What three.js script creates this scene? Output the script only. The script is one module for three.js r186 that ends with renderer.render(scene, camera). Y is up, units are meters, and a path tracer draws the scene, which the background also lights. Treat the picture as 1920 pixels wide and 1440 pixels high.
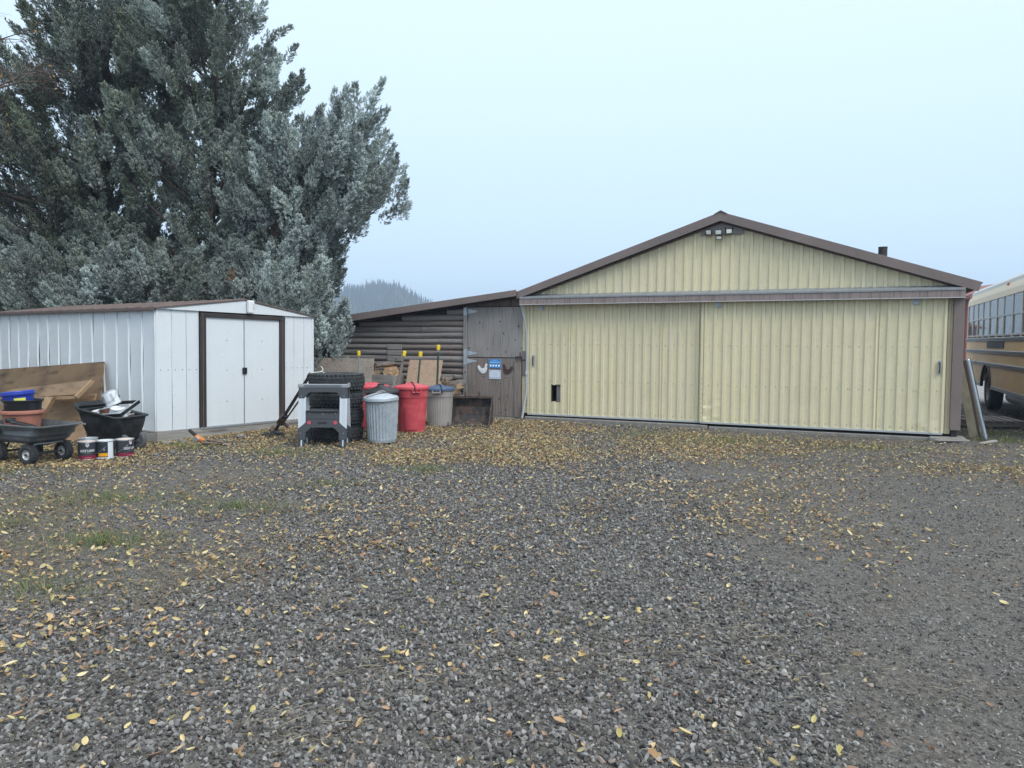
import * as THREE from 'three';
import { mergeGeometries } from 'three/addons/utils/BufferGeometryUtils.js';
import { ConvexGeometry } from 'three/addons/geometries/ConvexGeometry.js';

// ---------------------------------------------------------------- camera, sky, sun, exposure
const scene = new THREE.Scene();
const camera = new THREE.PerspectiveCamera(54.43, 4 / 3, 0.05, 3000);
camera.position.set(0, 1.55, 0);
camera.rotation.set(-0.0571, 0, 0.005, 'YXZ');
const renderer = new THREE.WebGLRenderer({ antialias: true });
renderer.toneMapping = THREE.LinearToneMapping;
renderer.toneMappingExposure = 1.6;
renderer.shadowMap.enabled = true;
{ // an even overcast: pale blue at the horizon, whiter and brighter overhead
  const W = 256, H = 128, d = new Float32Array(W * H * 4);
  const stops = [[-1, .42, .50, .56], [-0.05, .50, .64, .75], [0, .515, .67, .82], [.16, .505, .655, .795], [.42, .55, .68, .80], [.75, .88, .97, 1.04], [1, 1.05, 1.12, 1.18]];
  for (let j = 0; j < H; j++) {
    const s = Math.sin(((j + .5) / H - .5) * Math.PI);
    let k = 0; while (k < stops.length - 2 && s > stops[k + 1][0]) k++;
    const a = stops[k], b = stops[k + 1]; let t = Math.min(1, Math.max(0, (s - a[0]) / (b[0] - a[0]))); t = t * t * (3 - 2 * t);
    for (let i = 0; i < W; i++) for (let c = 0; c < 4; c++) d[(j * W + i) * 4 + c] = c == 3 ? 1 : a[c + 1] + (b[c + 1] - a[c + 1]) * t;
  }
  const t = new THREE.DataTexture(d, W, H, THREE.RGBAFormat, THREE.FloatType);
  t.mapping = THREE.EquirectangularReflectionMapping; t.magFilter = THREE.LinearFilter; t.needsUpdate = true;
  scene.background = t; scene.environment = t;
}
const sun = new THREE.DirectionalLight(new THREE.Color().setRGB(1, .97, .93), 1.45);
sun.position.set(24, 40, 18); sun.target.position.set(0, 0, -11);
sun.castShadow = true; sun.shadow.radius = 45; sun.shadow.mapSize.set(2048, 2048);
Object.assign(sun.shadow.camera, { left: -22, right: 22, top: 22, bottom: -22, near: 1, far: 120 });
scene.add(sun, sun.target);
scene.fog = new THREE.FogExp2(0xcfe2f8, 0.0012);

// ---------------------------------------------------------------- helpers
function rng(a) { return () => { a |= 0; a = a + 0x6D2B79F5 | 0; let t = Math.imul(a ^ a >>> 15, 1 | a); t = t + Math.imul(t ^ t >>> 7, 61 | t) ^ t; return ((t ^ t >>> 14) >>> 0) / 4294967296; }; }
const R = rng(20251);
const rr = (a, b) => a + (b - a) * R();
const V = (x, y, z) => new THREE.Vector3(x, y, z);
const deg = Math.PI / 180;
function hash(x, y, s) { let h = Math.imul(x, 374761393) + Math.imul(y, 668265263) + Math.imul(s, 1442695041) | 0; h = Math.imul(h ^ h >>> 13, 1274126177); return ((h ^ h >>> 16) >>> 0) / 4294967296; }
function vn(x, y, s = 0, px = 0, py = 0) { // value noise, tiling when periods are given
  let xi = Math.floor(x), yi = Math.floor(y); const fx = x - xi, fy = y - yi, u = fx * fx * (3 - 2 * fx), v = fy * fy * (3 - 2 * fy);
  const m = (a, p) => p ? ((a % p) + p) % p : a;
  const x0 = m(xi, px), x1 = m(xi + 1, px), y0 = m(yi, py), y1 = m(yi + 1, py);
  const a = hash(x0, y0, s), b = hash(x1, y0, s), c = hash(x0, y1, s), d = hash(x1, y1, s);
  return a + (b - a) * u + (c - a) * v + (a - b - c + d) * u * v;
}
function fbm(x, y, s = 0, o = 4, px = 0, py = 0) { let t = 0, a = .5, n = 0; for (let i = 0; i < o; i++) { t += a * vn(x, y, s + i, px, py); n += a; a *= .5; x *= 2; y *= 2; px *= 2; py *= 2; } return t / n; }
const enc = v => { v = Math.min(1, Math.max(0, v)); return Math.round(255 * (v <= .0031308 ? v * 12.92 : 1.055 * Math.pow(v, 1 / 2.4) - .055)); };
const mixc = (a, b, t) => [a[0] + (b[0] - a[0]) * t, a[1] + (b[1] - a[1]) * t, a[2] + (b[2] - a[2]) * t];
const clamp = (x, a = 0, b = 1) => Math.min(b, Math.max(a, x));
const sst = (a, b, x) => { const t = clamp((x - a) / (b - a)); return t * t * (3 - 2 * t); };
// surf: fn(u, v) in 0..1 gives [r, g, b, height] in linear values; one tile covers size x size metres
function surf(n, size, fn, o = {}) {
  const [sx, sy] = Array.isArray(size) ? size : [size, size];
  const c = new Uint8Array(n * n * 4), h = new Uint8Array(n * n * 4);
  for (let j = 0; j < n; j++) for (let i = 0; i < n; i++) {
    const q = fn((i + .5) / n, (j + .5) / n), k = (j * n + i) * 4;
    c[k] = enc(q[0]); c[k + 1] = enc(q[1]); c[k + 2] = enc(q[2]); c[k + 3] = 255;
    const b = clamp(q[3] ?? .5) * 255; h[k] = h[k + 1] = h[k + 2] = b; h[k + 3] = 255;
  }
  const mk = (d, s) => { const t = new THREE.DataTexture(d, n, n); t.wrapS = t.wrapT = THREE.RepeatWrapping; t.magFilter = THREE.LinearFilter; t.repeat.set(1 / sx, 1 / sy); if (s) t.colorSpace = THREE.SRGBColorSpace; t.needsUpdate = true; return t; };
  const m = new THREE.MeshStandardMaterial({ map: mk(c, true), roughness: o.rough ?? .8, metalness: o.metal ?? 0, side: THREE.DoubleSide });
  if (o.bump) { m.bumpMap = mk(h, false); m.bumpScale = o.bump; }
  return m;
}
function flat(r, g, b, rough = .7, metal = 0) { return new THREE.MeshStandardMaterial({ color: new THREE.Color().setRGB(r, g, b), roughness: rough, metalness: metal, side: THREE.DoubleSide }); }

// geometry: everything ends non-indexed with position, normal, uv (metres)
function fin(g, grain = 'y', off = true) { // box-project the uv in metres; v runs along the grain axis
  if (g.index) g = g.toNonIndexed();
  for (const k of Object.keys(g.attributes)) if (!['position', 'normal', 'uv'].includes(k)) g.deleteAttribute(k);
  if (!g.attributes.normal) g.computeVertexNormals();
  const p = g.attributes.position.array, n = p.length / 3, uv = new Float32Array(n * 2), gi = 'xyz'.indexOf(grain);
  const ou = off ? R() * 7 : 0, ov = off ? R() * 7 : 0;
  for (let t = 0; t < n; t += 3) {
    const i = t * 3, ax = p[i + 3] - p[i], ay = p[i + 4] - p[i + 1], az = p[i + 5] - p[i + 2], bx = p[i + 6] - p[i], by = p[i + 7] - p[i + 1], bz = p[i + 8] - p[i + 2];
    const N = [Math.abs(ay * bz - az * by), Math.abs(az * bx - ax * bz), Math.abs(ax * by - ay * bx)];
    const d = N[0] > N[1] && N[0] > N[2] ? 0 : N[1] > N[2] ? 1 : 2;
    let [a, b] = d == 0 ? [2, 1] : d == 1 ? [0, 2] : [0, 1]; if (a == gi) [a, b] = [b, a];
    for (let k = 0; k < 3; k++) { uv[(t + k) * 2] = p[i + k * 3 + a] + ou; uv[(t + k) * 2 + 1] = p[i + k * 3 + b] + ov; }
  }
  g.setAttribute('uv', new THREE.BufferAttribute(uv, 2));
  return g;
}
function raw(g) { if (g.index) g = g.toNonIndexed(); for (const k of Object.keys(g.attributes)) if (!['position', 'normal', 'uv'].includes(k)) g.deleteAttribute(k); if (!g.attributes.uv) return fin(g); return g; }
function fromTris(a, smooth) { const g = new THREE.BufferGeometry(); g.setAttribute('position', new THREE.BufferAttribute(new Float32Array(a), 3)); g.computeVertexNormals(); return g; }
function cbox(w, h, d, c = .004, grain) { // chamfered box about the origin
  c = Math.min(c, w / 2.5, h / 2.5, d / 2.5); const H = [w / 2, h / 2, d / 2], out = [];
  const poly = pts => {
    const n = V(0, 0, 0), m = V(0, 0, 0); pts.forEach(p => m.add(p));
    n.crossVectors(pts[1].clone().sub(pts[0]), pts[2].clone().sub(pts[0]));
    if (n.dot(m) < 0) pts.reverse();
    for (let i = 1; i < pts.length - 1; i++) for (const q of [pts[0], pts[i], pts[i + 1]]) out.push(q.x, q.y, q.z);
  };
  const mk = (a, va, b, vb, e, ve) => { const q = [0, 0, 0]; q[a] = va; q[b] = vb; q[e] = ve; return V(...q); };
  for (let a = 0; a < 3; a++) {
    const b = (a + 1) % 3, e = (a + 2) % 3;
    for (const s of [-1, 1]) poly([[-1, -1], [1, -1], [1, 1], [-1, 1]].map(([u, v]) => mk(a, s * H[a], b, u * (H[b] - c), e, v * (H[e] - c))));
    for (const s of [-1, 1]) for (const t of [-1, 1]) poly([mk(a, -(H[a] - c), b, s * H[b], e, t * (H[e] - c)), mk(a, H[a] - c, b, s * H[b], e, t * (H[e] - c)), mk(a, H[a] - c, b, s * (H[b] - c), e, t * H[e]), mk(a, -(H[a] - c), b, s * (H[b] - c), e, t * H[e])]);
  }
  for (const x of [-1, 1]) for (const y of [-1, 1]) for (const z of [-1, 1]) poly([V(x * H[0], y * (H[1] - c), z * (H[2] - c)), V(x * (H[0] - c), y * H[1], z * (H[2] - c)), V(x * (H[0] - c), y * (H[1] - c), z * H[2])]);
  return fin(fromTris(out), grain ?? (w >= h && w >= d ? 'x' : h >= d ? 'y' : 'z'));
}
const at = (g, x, y, z, rx = 0, ry = 0, rz = 0) => { if (rx || ry || rz) g.applyMatrix4(new THREE.Matrix4().makeRotationFromEuler(new THREE.Euler(rx, ry, rz))); return g.translate(x, y, z); };
const bx = (x0, x1, y0, y1, z0, z1, c = .004, grain) => at(cbox(x1 - x0, y1 - y0, z1 - z0, c, grain), (x0 + x1) / 2, (y0 + y1) / 2, (z0 + z1) / 2);
function cyl(r0, r1, h, s = 16, open = false) { const g = new THREE.CylinderGeometry(r1, r0, h, s, 1, open); const u = g.attributes.uv.array; for (let i = 0; i < u.length; i += 2) { u[i] *= 2 * Math.PI * (r0 + r1) / 2; u[i + 1] *= h; } return raw(g); }
function bar(a, b, r, s = 8, r2) { const d = b.clone().sub(a), g = cyl(r, r2 ?? r, d.length(), s); g.applyQuaternion(new THREE.Quaternion().setFromUnitVectors(V(0, 1, 0), d.clone().normalize())); const m = a.clone().add(b).multiplyScalar(.5); return g.translate(m.x, m.y, m.z); }
function tube(pts, r, n = 24, s = 6, closed = false) { return raw(new THREE.TubeGeometry(new THREE.CatmullRomCurve3(pts.map(p => p.isVector3 ? p : V(...p)), closed, 'centripetal'), n, r, s, closed)); }
function lathe(prof, s = 32) { const g = new THREE.LatheGeometry(prof.map(p => new THREE.Vector2(p[0], p[1])), s); const u = g.attributes.uv.array; for (let i = 0; i < u.length; i += 2) { u[i] *= 1.5; u[i + 1] *= .8; } return raw(g); }
function ext(pts, d, bev = 0, holes = []) { // outline in x, y pushed along z from 0 to d
  const s = new THREE.Shape(pts.map(p => new THREE.Vector2(p[0], p[1]))); for (const h of holes) s.holes.push(new THREE.Path(h.map(p => new THREE.Vector2(p[0], p[1]))));
  return new THREE.ExtrudeGeometry(s, { depth: d - 2 * bev, bevelEnabled: bev > 0, bevelSize: bev, bevelThickness: bev, bevelSegments: 1, curveSegments: 10 }).translate(0, 0, bev);
}
const extX = (pts, x0, x1, bev = 0) => ext(pts.map(([z, y]) => [-z, y]), x1 - x0, bev).rotateY(Math.PI / 2).translate(x0, 0, 0); // outline in z, y pushed along x
const names = {};
function numbered(n) { names[n] = (names[n] ?? -1) + 1; return names[n] ? n + '_' + String(names[n]).padStart(3, '0') : n; }
function mesh(name, geo, mat, parent) {
  const g = Array.isArray(geo) ? (geo.length > 1 ? mergeGeometries(geo.map(raw)) : raw(geo[0])) : geo;
  const m = new THREE.Mesh(g, mat); m.castShadow = m.receiveShadow = true; m.name = parent ? name : numbered(name); (parent ?? scene).add(m); return m;
}
function tag(o, label, category, group) { o.userData.label = label; o.userData.category = category; if (group) o.userData.group = group; return o; }
function stuff(o) { o.userData.kind = 'stuff'; return o; }
function thing(name, label, category, p = [0, 0, 0], ry = 0, group) { const o = new THREE.Group(); o.name = numbered(name); o.position.set(...p); o.rotation.y = ry; scene.add(o); return tag(o, label, category, group); }
function part(name, parent) { const o = new THREE.Group(); o.name = name; parent.add(o); return o; }
function dup(o, p, ry, label) { const c = o.clone(); c.name = numbered(o.name.replace(/_\d{3}$/, '')); c.position.set(...p); c.rotation.y = ry; c.userData = { ...o.userData }; if (label) c.userData.label = label; scene.add(c); return c; }
function inst(name, geo, mat, n, fn, parent) { // fn(i, matrix, colour)
  const m = new THREE.InstancedMesh(geo, mat, n), M = new THREE.Matrix4(), C = new THREE.Color(); m.castShadow = m.receiveShadow = true;
  for (let i = 0; i < n; i++) { C.setRGB(1, 1, 1); fn(i, M, C); m.setMatrixAt(i, M); m.setColorAt(i, C); }
  m.name = parent ? name : numbered(name); (parent ?? scene).add(m); return stuff(m);
}
function canvasTex(w, h, draw) { const c = document.createElement('canvas'); c.width = w; c.height = h; draw(c.getContext('2d'), w, h); const t = new THREE.CanvasTexture(c); t.colorSpace = THREE.SRGBColorSpace; return t; }

// ---------------------------------------------------------------- materials
const M = {};
M.cream = surf(512, 2.6, (u, v) => { // chalky cream paint with faint grey grime streaks running down
  const s = fbm(u * 96, v * 5, 3, 3, 96, 5), g = fbm(u * 8, v * 8, 7, 4, 8, 8), f = fbm(u * 64, v * 64, 11, 2, 64, 64);
  const k = .96 + .16 * (g - .5) + .14 * (s - .5) + .08 * (f - .5);
  return [...mixc([.735 * k, .66 * k, .445 * k], [.57, .515, .395], .34 * sst(.54, .76, s) + .24 * sst(.5, .75, g) + .5 * sst(.86, .93, vn(u * 90, v * 90, 15, 90, 90))), f];
}, { rough: .55 });
M.white = surf(512, 2.2, (u, v) => {
  const g = fbm(u * 5, v * 5, 21, 4, 5, 5), s = fbm(u * 48, v * 3, 25, 3, 48, 3), d = fbm(u * 60, v * 60, 29, 2, 60, 60), k = .97 + .05 * (g - .5) + .025 * (s - .5) - .2 * sst(.84, .92, d);
  return [.71 * k, .755 * k, .785 * k, g];
}, { rough: .42 });
M.brown = surf(512, 2, (u, v) => { // weathered brown sheet metal
  const g = fbm(u * 6, v * 6, 31, 4, 6, 6), s = fbm(u * 120, v * 6, 35, 3, 120, 6), k = .9 + .35 * (g - .5) + .35 * (s - .5);
  return [.15 * k, .108 * k, .096 * k, s];
}, { rough: .6 });
M.headerBrown = surf(512, 2, (u, v) => { // the same, gone chalky, with runs
  const g = fbm(u * 6, v * 6, 41, 4, 6, 6), s = fbm(u * 150, v * 3, 45, 3, 150, 3);
  return [...mixc([.265, .215, .205], [.16, .122, .115], .9 * sst(.5, .72, s) + .3 * (g - .5)), s];
}, { rough: .65 });
M.fascia = surf(512, 1.7, (u, v) => { const g = fbm(u * 5, v * 5, 47, 5, 5, 5), f = fbm(u * 70, v * 70, 49, 2, 70, 70), k = .92 + .3 * (g - .5) + .12 * (f - .5); return [.205 * k, .162 * k, .15 * k, f]; }, { rough: .6 });
M.darkBrown = surf(256, 1.5, (u, v) => { const g = fbm(u * 6, v * 6, 51, 4, 6, 6), k = .8 + .5 * (g - .5); return [.045 * k, .034 * k, .034 * k, g]; }, { rough: .6 });
M.galv = surf(256, .5, (u, v) => { // spangled zinc
  const a = vn(u * 22, v * 22, 61, 22, 22), b = fbm(u * 6, v * 6, 64, 4, 6, 6), k = .9 + .16 * (a - .5) + .3 * (b - .5);
  return [.50 * k, .56 * k, .61 * k, a];
}, { rough: .45, metal: .35 });
M.zinc = flat(.42, .46, .49, .45, .6);
M.steel = flat(.55, .56, .56, .16, 1);
M.darkSteel = flat(.05, .052, .055, .5, .3);
M.wireSteel = flat(.4, .41, .42, .4, .8);
function woodTex(n, size, base, dark, o = {}) { // grain along v
  const { seed = 0, knots = 6, streak = 70, rough = .85, bump = .003, mott = .5 } = o, K = [];
  const q = rng(seed + 5); for (let i = 0; i < knots; i++) K.push([q(), q(), .006 + .010 * q()]);
  return surf(n, size, (u, v) => {
    let w = 0, kn = 0; for (const [a, b, r] of K) { let dx = Math.abs(u - a), dy = Math.abs(v - b); dx = Math.min(dx, 1 - dx); dy = Math.min(dy, 1 - dy); const d = Math.hypot(dx, dy * .6) / r; w += Math.exp(-d * d * .25) * .05; kn = Math.max(kn, 1 - sst(.4, 1, d)); }
    const warp = fbm(u * 4, v * 2, seed, 3, 4, 2) * .12 + w;
    const s = .5 + .5 * Math.sin((u + warp) * Math.PI * 2 * Math.round(streak / 5)), f = fbm(u * streak, v * 4, seed + 9, 3, streak, 4), g = fbm(u * 4, v * 4, seed + 13, 4, 4, 4);
    const t = clamp(.25 * s + .75 * f - .25 + mott * (g - .5)), crack = sst(.70, .8, f);
    const c = mixc(base, dark, clamp(t + .5 * crack)); return [...mixc(c, [dark[0] * .35, dark[1] * .3, dark[2] * .3], kn), .6 * (1 - f) - .3 * crack + .2];
  }, { rough, bump });
}
M.greyWood = woodTex(512, 1.3, [.305, .285, .272], [.135, .122, .115], { seed: 100, knots: 14, streak: 130 });
M.doorWood = woodTex(512, 1.2, [.25, .21, .185], [.11, .088, .076], { seed: 120, knots: 10, streak: 80 });
M.logWood = woodTex(512, [.5, 2.2], [.275, .25, .235], [.085, .075, .07], { seed: 140, knots: 7, streak: 26, bump: .006 });
M.logWood2 = woodTex(512, [.5, 2.0], [.225, .185, .165], [.075, .06, .053], { seed: 150, knots: 7, streak: 26, bump: .006 });
M.skid = woodTex(512, 1.6, [.34, .325, .30], [.14, .13, .12], { seed: 160, streak: 40 });
M.pine = woodTex(256, .9, [.50, .335, .195], [.32, .19, .095], { seed: 170, knots: 4, streak: 30, bump: .001 });
M.plywood = woodTex(512, 1.5, [.235, .155, .09], [.085, .052, .03], { seed: 180, knots: 6, streak: 24, mott: 1.1 });
M.plyEdge = woodTex(256, .8, [.36, .235, .135], [.20, .12, .065], { seed: 190, streak: 24 });
M.split = woodTex(256, .5, [.47, .315, .185], [.25, .15, .08], { seed: 200, streak: 40, bump: .006, knots: 2 });
M.bark = surf(256, .4, (u, v) => { const f = fbm(u * 14, v * 5, 210, 4, 14, 5), g = fbm(u * 4, v * 4, 214, 3, 4, 4), k = .5 + 1.1 * f; return [...mixc([.15 * k, .135 * k, .125 * k], [.09, .065, .05], sst(.5, .7, g)), f]; }, { rough: .95, bump: .01 });
function flakes(n, size, base, dark, lite, seed) { return surf(n, size, (u, v) => { const a = fbm(u * 60, v * 44, seed, 2, 60, 44), b = vn(u * 130, v * 50, seed + 4, 130, 50), c = vn(u * 50, v * 130, seed + 5, 50, 130), g = fbm(u * 5, v * 5, seed + 7, 4, 5, 5); let q = mixc(base, dark, clamp(.8 * sst(.5, .8, b * .6 + a * .4) + .9 * (g - .45))); return [...mixc(q, lite, .7 * sst(.62, .85, c)), b]; }, { rough: .9, bump: .0015 }); }
M.particle = flakes(512, 1.3, [.50, .435, .38], [.30, .235, .19], [.60, .55, .49], 230);
M.osb = flakes(512, 1.1, [.46, .32, .22], [.27, .165, .11], [.50, .40, .31], 250);
M.rubber = surf(256, .6, (u, v) => { const f = fbm(u * 30, v * 30, 270, 3, 30, 30), g = fbm(u * 5, v * 5, 273, 3, 5, 5), k = .7 + .9 * (f - .4) + .8 * (g - .5); return [.034 * k, .037 * k, .041 * k, f]; }, { rough: .8, bump: .002 });
M.greyPoly = surf(256, .7, (u, v) => { const f = fbm(u * 40, v * 40, 280, 2, 40, 40), g = fbm(u * 5, v * 5, 283, 4, 5, 5), k = .75 + .7 * (g - .5) + .2 * (f - .5); return [.13 * k, .14 * k, .15 * k, f]; }, { rough: .62, bump: .0006 });
M.blackPoly = surf(256, .7, (u, v) => { const f = fbm(u * 30, v * 30, 290, 2, 30, 30), g = fbm(u * 5, v * 5, 293, 4, 5, 5), k = .6 + 1.1 * sst(.45, .75, g); return [.017 * k, .019 * k, .022 * k, f]; }, { rough: .42, bump: .0005 });
M.charcoal = surf(256, .5, (u, v) => { const f = fbm(u * 40, v * 40, 300, 2, 40, 40), k = .85 + .3 * (f - .5); return [.058 * k, .064 * k, .074 * k, f]; }, { rough: .6, bump: .0005 });
M.greyPlastic = flat(.30, .32, .35, .5);
M.alu = surf(256, .4, (u, v) => { const s = fbm(u * 90, v * 3, 310, 2, 90, 3), k = .92 + .16 * (s - .5); return [.66 * k, .70 * k, .74 * k, s]; }, { rough: .4, metal: .25 });
M.red = surf(256, .8, (u, v) => { const f = fbm(u * 6, v * 6, 320, 4, 6, 6), s = fbm(u * 7, v * 50, 324, 3, 7, 50), k = .9 + .35 * (f - .5); return [...mixc([.60 * k, .075 * k, .095 * k], [.60, .2, .2], .12 * sst(.6, .78, s) + .25 * sst(.55, .8, f)), f]; }, { rough: .5 });
M.redFoil = flat(.48, .06, .09, .5);
M.binGrey = surf(256, .8, (u, v) => { const f = fbm(u * 6, v * 6, 330, 4, 6, 6), s = fbm(u * 40, v * 3, 334, 2, 40, 3), k = .9 + .2 * (f - .5) + .15 * (s - .5); return [.36 * k, .335 * k, .315 * k, f]; }, { rough: .6 });
M.binBlue = surf(256, .6, (u, v) => { const f = fbm(u * 8, v * 8, 340, 4, 8, 8), k = .85 + .4 * (f - .5); return [.075 * k, .125 * k, .225 * k, f]; }, { rough: .55 });
M.blue = surf(128, .4, (u, v) => { const f = fbm(u * 6, v * 6, 345, 3, 6, 6), k = .9 + .3 * (f - .5); return [.018 * k, .05 * k, .40 * k, f]; }, { rough: .4 });
M.terra = surf(128, .4, (u, v) => { const f = fbm(u * 8, v * 8, 350, 4, 8, 8), k = .9 + .35 * (f - .5); return [.42 * k, .17 * k, .115 * k, f]; }, { rough: .75 });
M.yellow = flat(.78, .56, .03, .5);
M.green = flat(.028, .06, .052, .5);
M.rust = surf(256, .5, (u, v) => { // scuffed black paint over rust
  const f = fbm(u * 8, v * 8, 360, 4, 8, 8), s = fbm(u * 30, v * 30, 364, 3, 30, 30), k = .6 + .9 * s;
  return [...mixc([.032 * k, .030 * k, .031 * k], [.085 * k, .055 * k, .042 * k], sst(.45, .65, f)), s];
}, { rough: .75, bump: .002 });
M.concrete = surf(256, .8, (u, v) => { const f = fbm(u * 12, v * 12, 370, 4, 12, 12), k = .8 + .5 * (f - .5); return [.27 * k, .255 * k, .235 * k, f]; }, { rough: .95, bump: .004 });
M.roofLitter = surf(512, 1.2, (u, v) => { // brown sheet almost hidden under dropped needles
  const a = fbm(u * 60, v * 60, 380, 2, 60, 60), b = fbm(u * 6, v * 6, 384, 4, 6, 6), q = mixc([.09, .07, .063], [.22, .155, .10], sst(.40, .62, .5 * a + .5 * b)); return [...q, a];
}, { rough: .95, bump: .006 });
M.orange = flat(.62, .19, .03, .5);
M.matteBlack = flat(.012, .012, .013, .6);
M.blackHole = flat(.02, .018, .016, .9);
M.lampGlass = flat(.75, .78, .72, .25);
M.busYellow = surf(512, 2.4, (u, v) => { const g = fbm(u * 5, v * 5, 390, 4, 5, 5), s = fbm(u * 40, v * 4, 394, 3, 40, 4), k = .9 + .22 * (g - .5) + .16 * (s - .5); return [.80 * k, .56 * k, .27 * k, g]; }, { rough: .5 });
M.busRoof = flat(.58, .57, .53, .5);
M.busCream = flat(.76, .64, .46, .5);
M.railGrey = flat(.24, .26, .28, .45);
M.railPale = flat(.42, .44, .45, .4);
M.glass = new THREE.MeshPhysicalMaterial({ color: new THREE.Color().setRGB(.42, .47, .52), transmission: 1, thickness: 0, roughness: .04, ior: 1.5 });
M.redBarn = surf(256, 3, (u, v) => { const s = fbm(u * 40, v * 4, 400, 3, 40, 4), k = .85 + .4 * (s - .5); return [.26 * k, .085 * k, .075 * k, s]; }, { rough: .6 });
M.paperWhite = flat(.74, .76, .78, .6);
M.dirt = null;

// ---------------------------------------------------------------- ground
function gh(x, z) { // gentle undulation of the yard, never above 0 where things stand
  const d = Math.hypot(x, z); if (d > 60) return -.02;
  return -.022 + .028 * (fbm(x * .55 + 40, z * .55 + 40, 500, 3) - .5) + .012 * (vn(x * 3, z * 3, 505) - .5) - .02 * Math.exp(-(((x - 3.2 + .25 * (z + 6)) / .55) ** 2)) * sst(-12, -9, z);
}
M.dirt = surf(1024, 2.2, (u, v) => {
  const a = fbm(u * 120, v * 120, 510, 2, 120, 120), b = fbm(u * 50, v * 50, 512, 2, 50, 50), g = fbm(u * 6, v * 6, 516, 4, 6, 6), k = .42 + .72 * a + .4 * (b - .5);
  const pale = sst(.74, .86, vn(u * 150, v * 150, 520, 150, 150));
  return [...mixc(mixc([.112 * k, .106 * k, .097 * k], [.112 * k, .102 * k, .09 * k], sst(.42, .68, g)), [.2, .19, .18], pale * .6), .6 * a + .4 * b];
}, { rough: .95, bump: .012 });
const ground = (() => {
  const ring = s => { const a = []; let t = 0; while (t < 26) { a.push(t); t += .13 + t * .011; } for (const q of [32, 42, 60, 90, 150, 300, 600, 900]) a.push(q); return a; };
  const C = []; const h = ring(), xs = [...h.slice(1).reverse().map(q => -q), ...h], zs = xs.map(q => q - 7), P = [], UV = [], I = [];
  for (const z of zs) for (const x of xs) { P.push(x, gh(x, z), z); UV.push(x, z); const b = sst(.45, .62, fbm(x * .6 + 11, z * .6 + 2, 506, 4)) * sst(-.6, -2.2, x) * sst(-12, -9, z) * sst(-2.6, -4.4, z), e = fbm(x * 1.7, z * 1.7, 508, 3); C.push(1.0 + .15 * b + .3 * (e - .5), .98 + .02 * b + .28 * (e - .5), .94 - .2 * b + .26 * (e - .5)); }
  const n = xs.length; for (let j = 0; j < n - 1; j++) for (let i = 0; i < n - 1; i++) { const a = j * n + i; I.push(a, a + n, a + 1, a + 1, a + n, a + n + 1); }
  const g = new THREE.BufferGeometry(); g.setAttribute('position', new THREE.Float32BufferAttribute(P, 3)); g.setAttribute('uv', new THREE.Float32BufferAttribute(UV, 2)); g.setAttribute('color', new THREE.Float32BufferAttribute(C, 3)); g.setIndex(I); g.computeVertexNormals(); M.dirt.vertexColors = true;
  const m = mesh('ground', g, M.dirt); m.userData.kind = 'structure'; m.userData.label = 'gravel yard of dark crushed stone strewn with yellow leaves'; return m;
})();
M.paleGravel = surf(512, 1.6, (u, v) => { const a = vn(u * 60, v * 60, 530, 60, 60), b = fbm(u * 30, v * 30, 533, 3, 30, 30), k = .5 + .6 * a + .5 * (b - .5); return [.30 * k, .30 * k, .30 * k, a]; }, { rough: .95, bump: .012 });
{ // paler gravel lane beyond the barn and under the far side of the bus
  const P = [], UV = [], I = [], N = 24; for (let j = 0; j <= N; j++) for (let i = 0; i <= N; i++) { const x = 9.2 + i * 2.2 + (j == 0 ? .5 * vn(i * 1.3, 4, 540) : 0), z = -19.2 - j * 3.6 - (j == 0 ? .8 * vn(i, 9, 541) : 0); P.push(x, gh(x, z) + .012 + (j ? .01 : 0), z); UV.push(x, z); }
  for (let j = 0; j < N; j++) for (let i = 0; i < N; i++) { const a = j * (N + 1) + i; I.push(a, a + 1, a + N + 1, a + 1, a + N + 2, a + N + 1); }
  const g = new THREE.BufferGeometry(); g.setAttribute('position', new THREE.Float32BufferAttribute(P, 3)); g.setAttribute('uv', new THREE.Float32BufferAttribute(UV, 2)); g.setIndex(I); g.computeVertexNormals();
  const m = mesh('gravel_lane', g, M.paleGravel); m.userData.kind = 'structure'; m.userData.label = 'pale gravel lane behind the bus';
}

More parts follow.
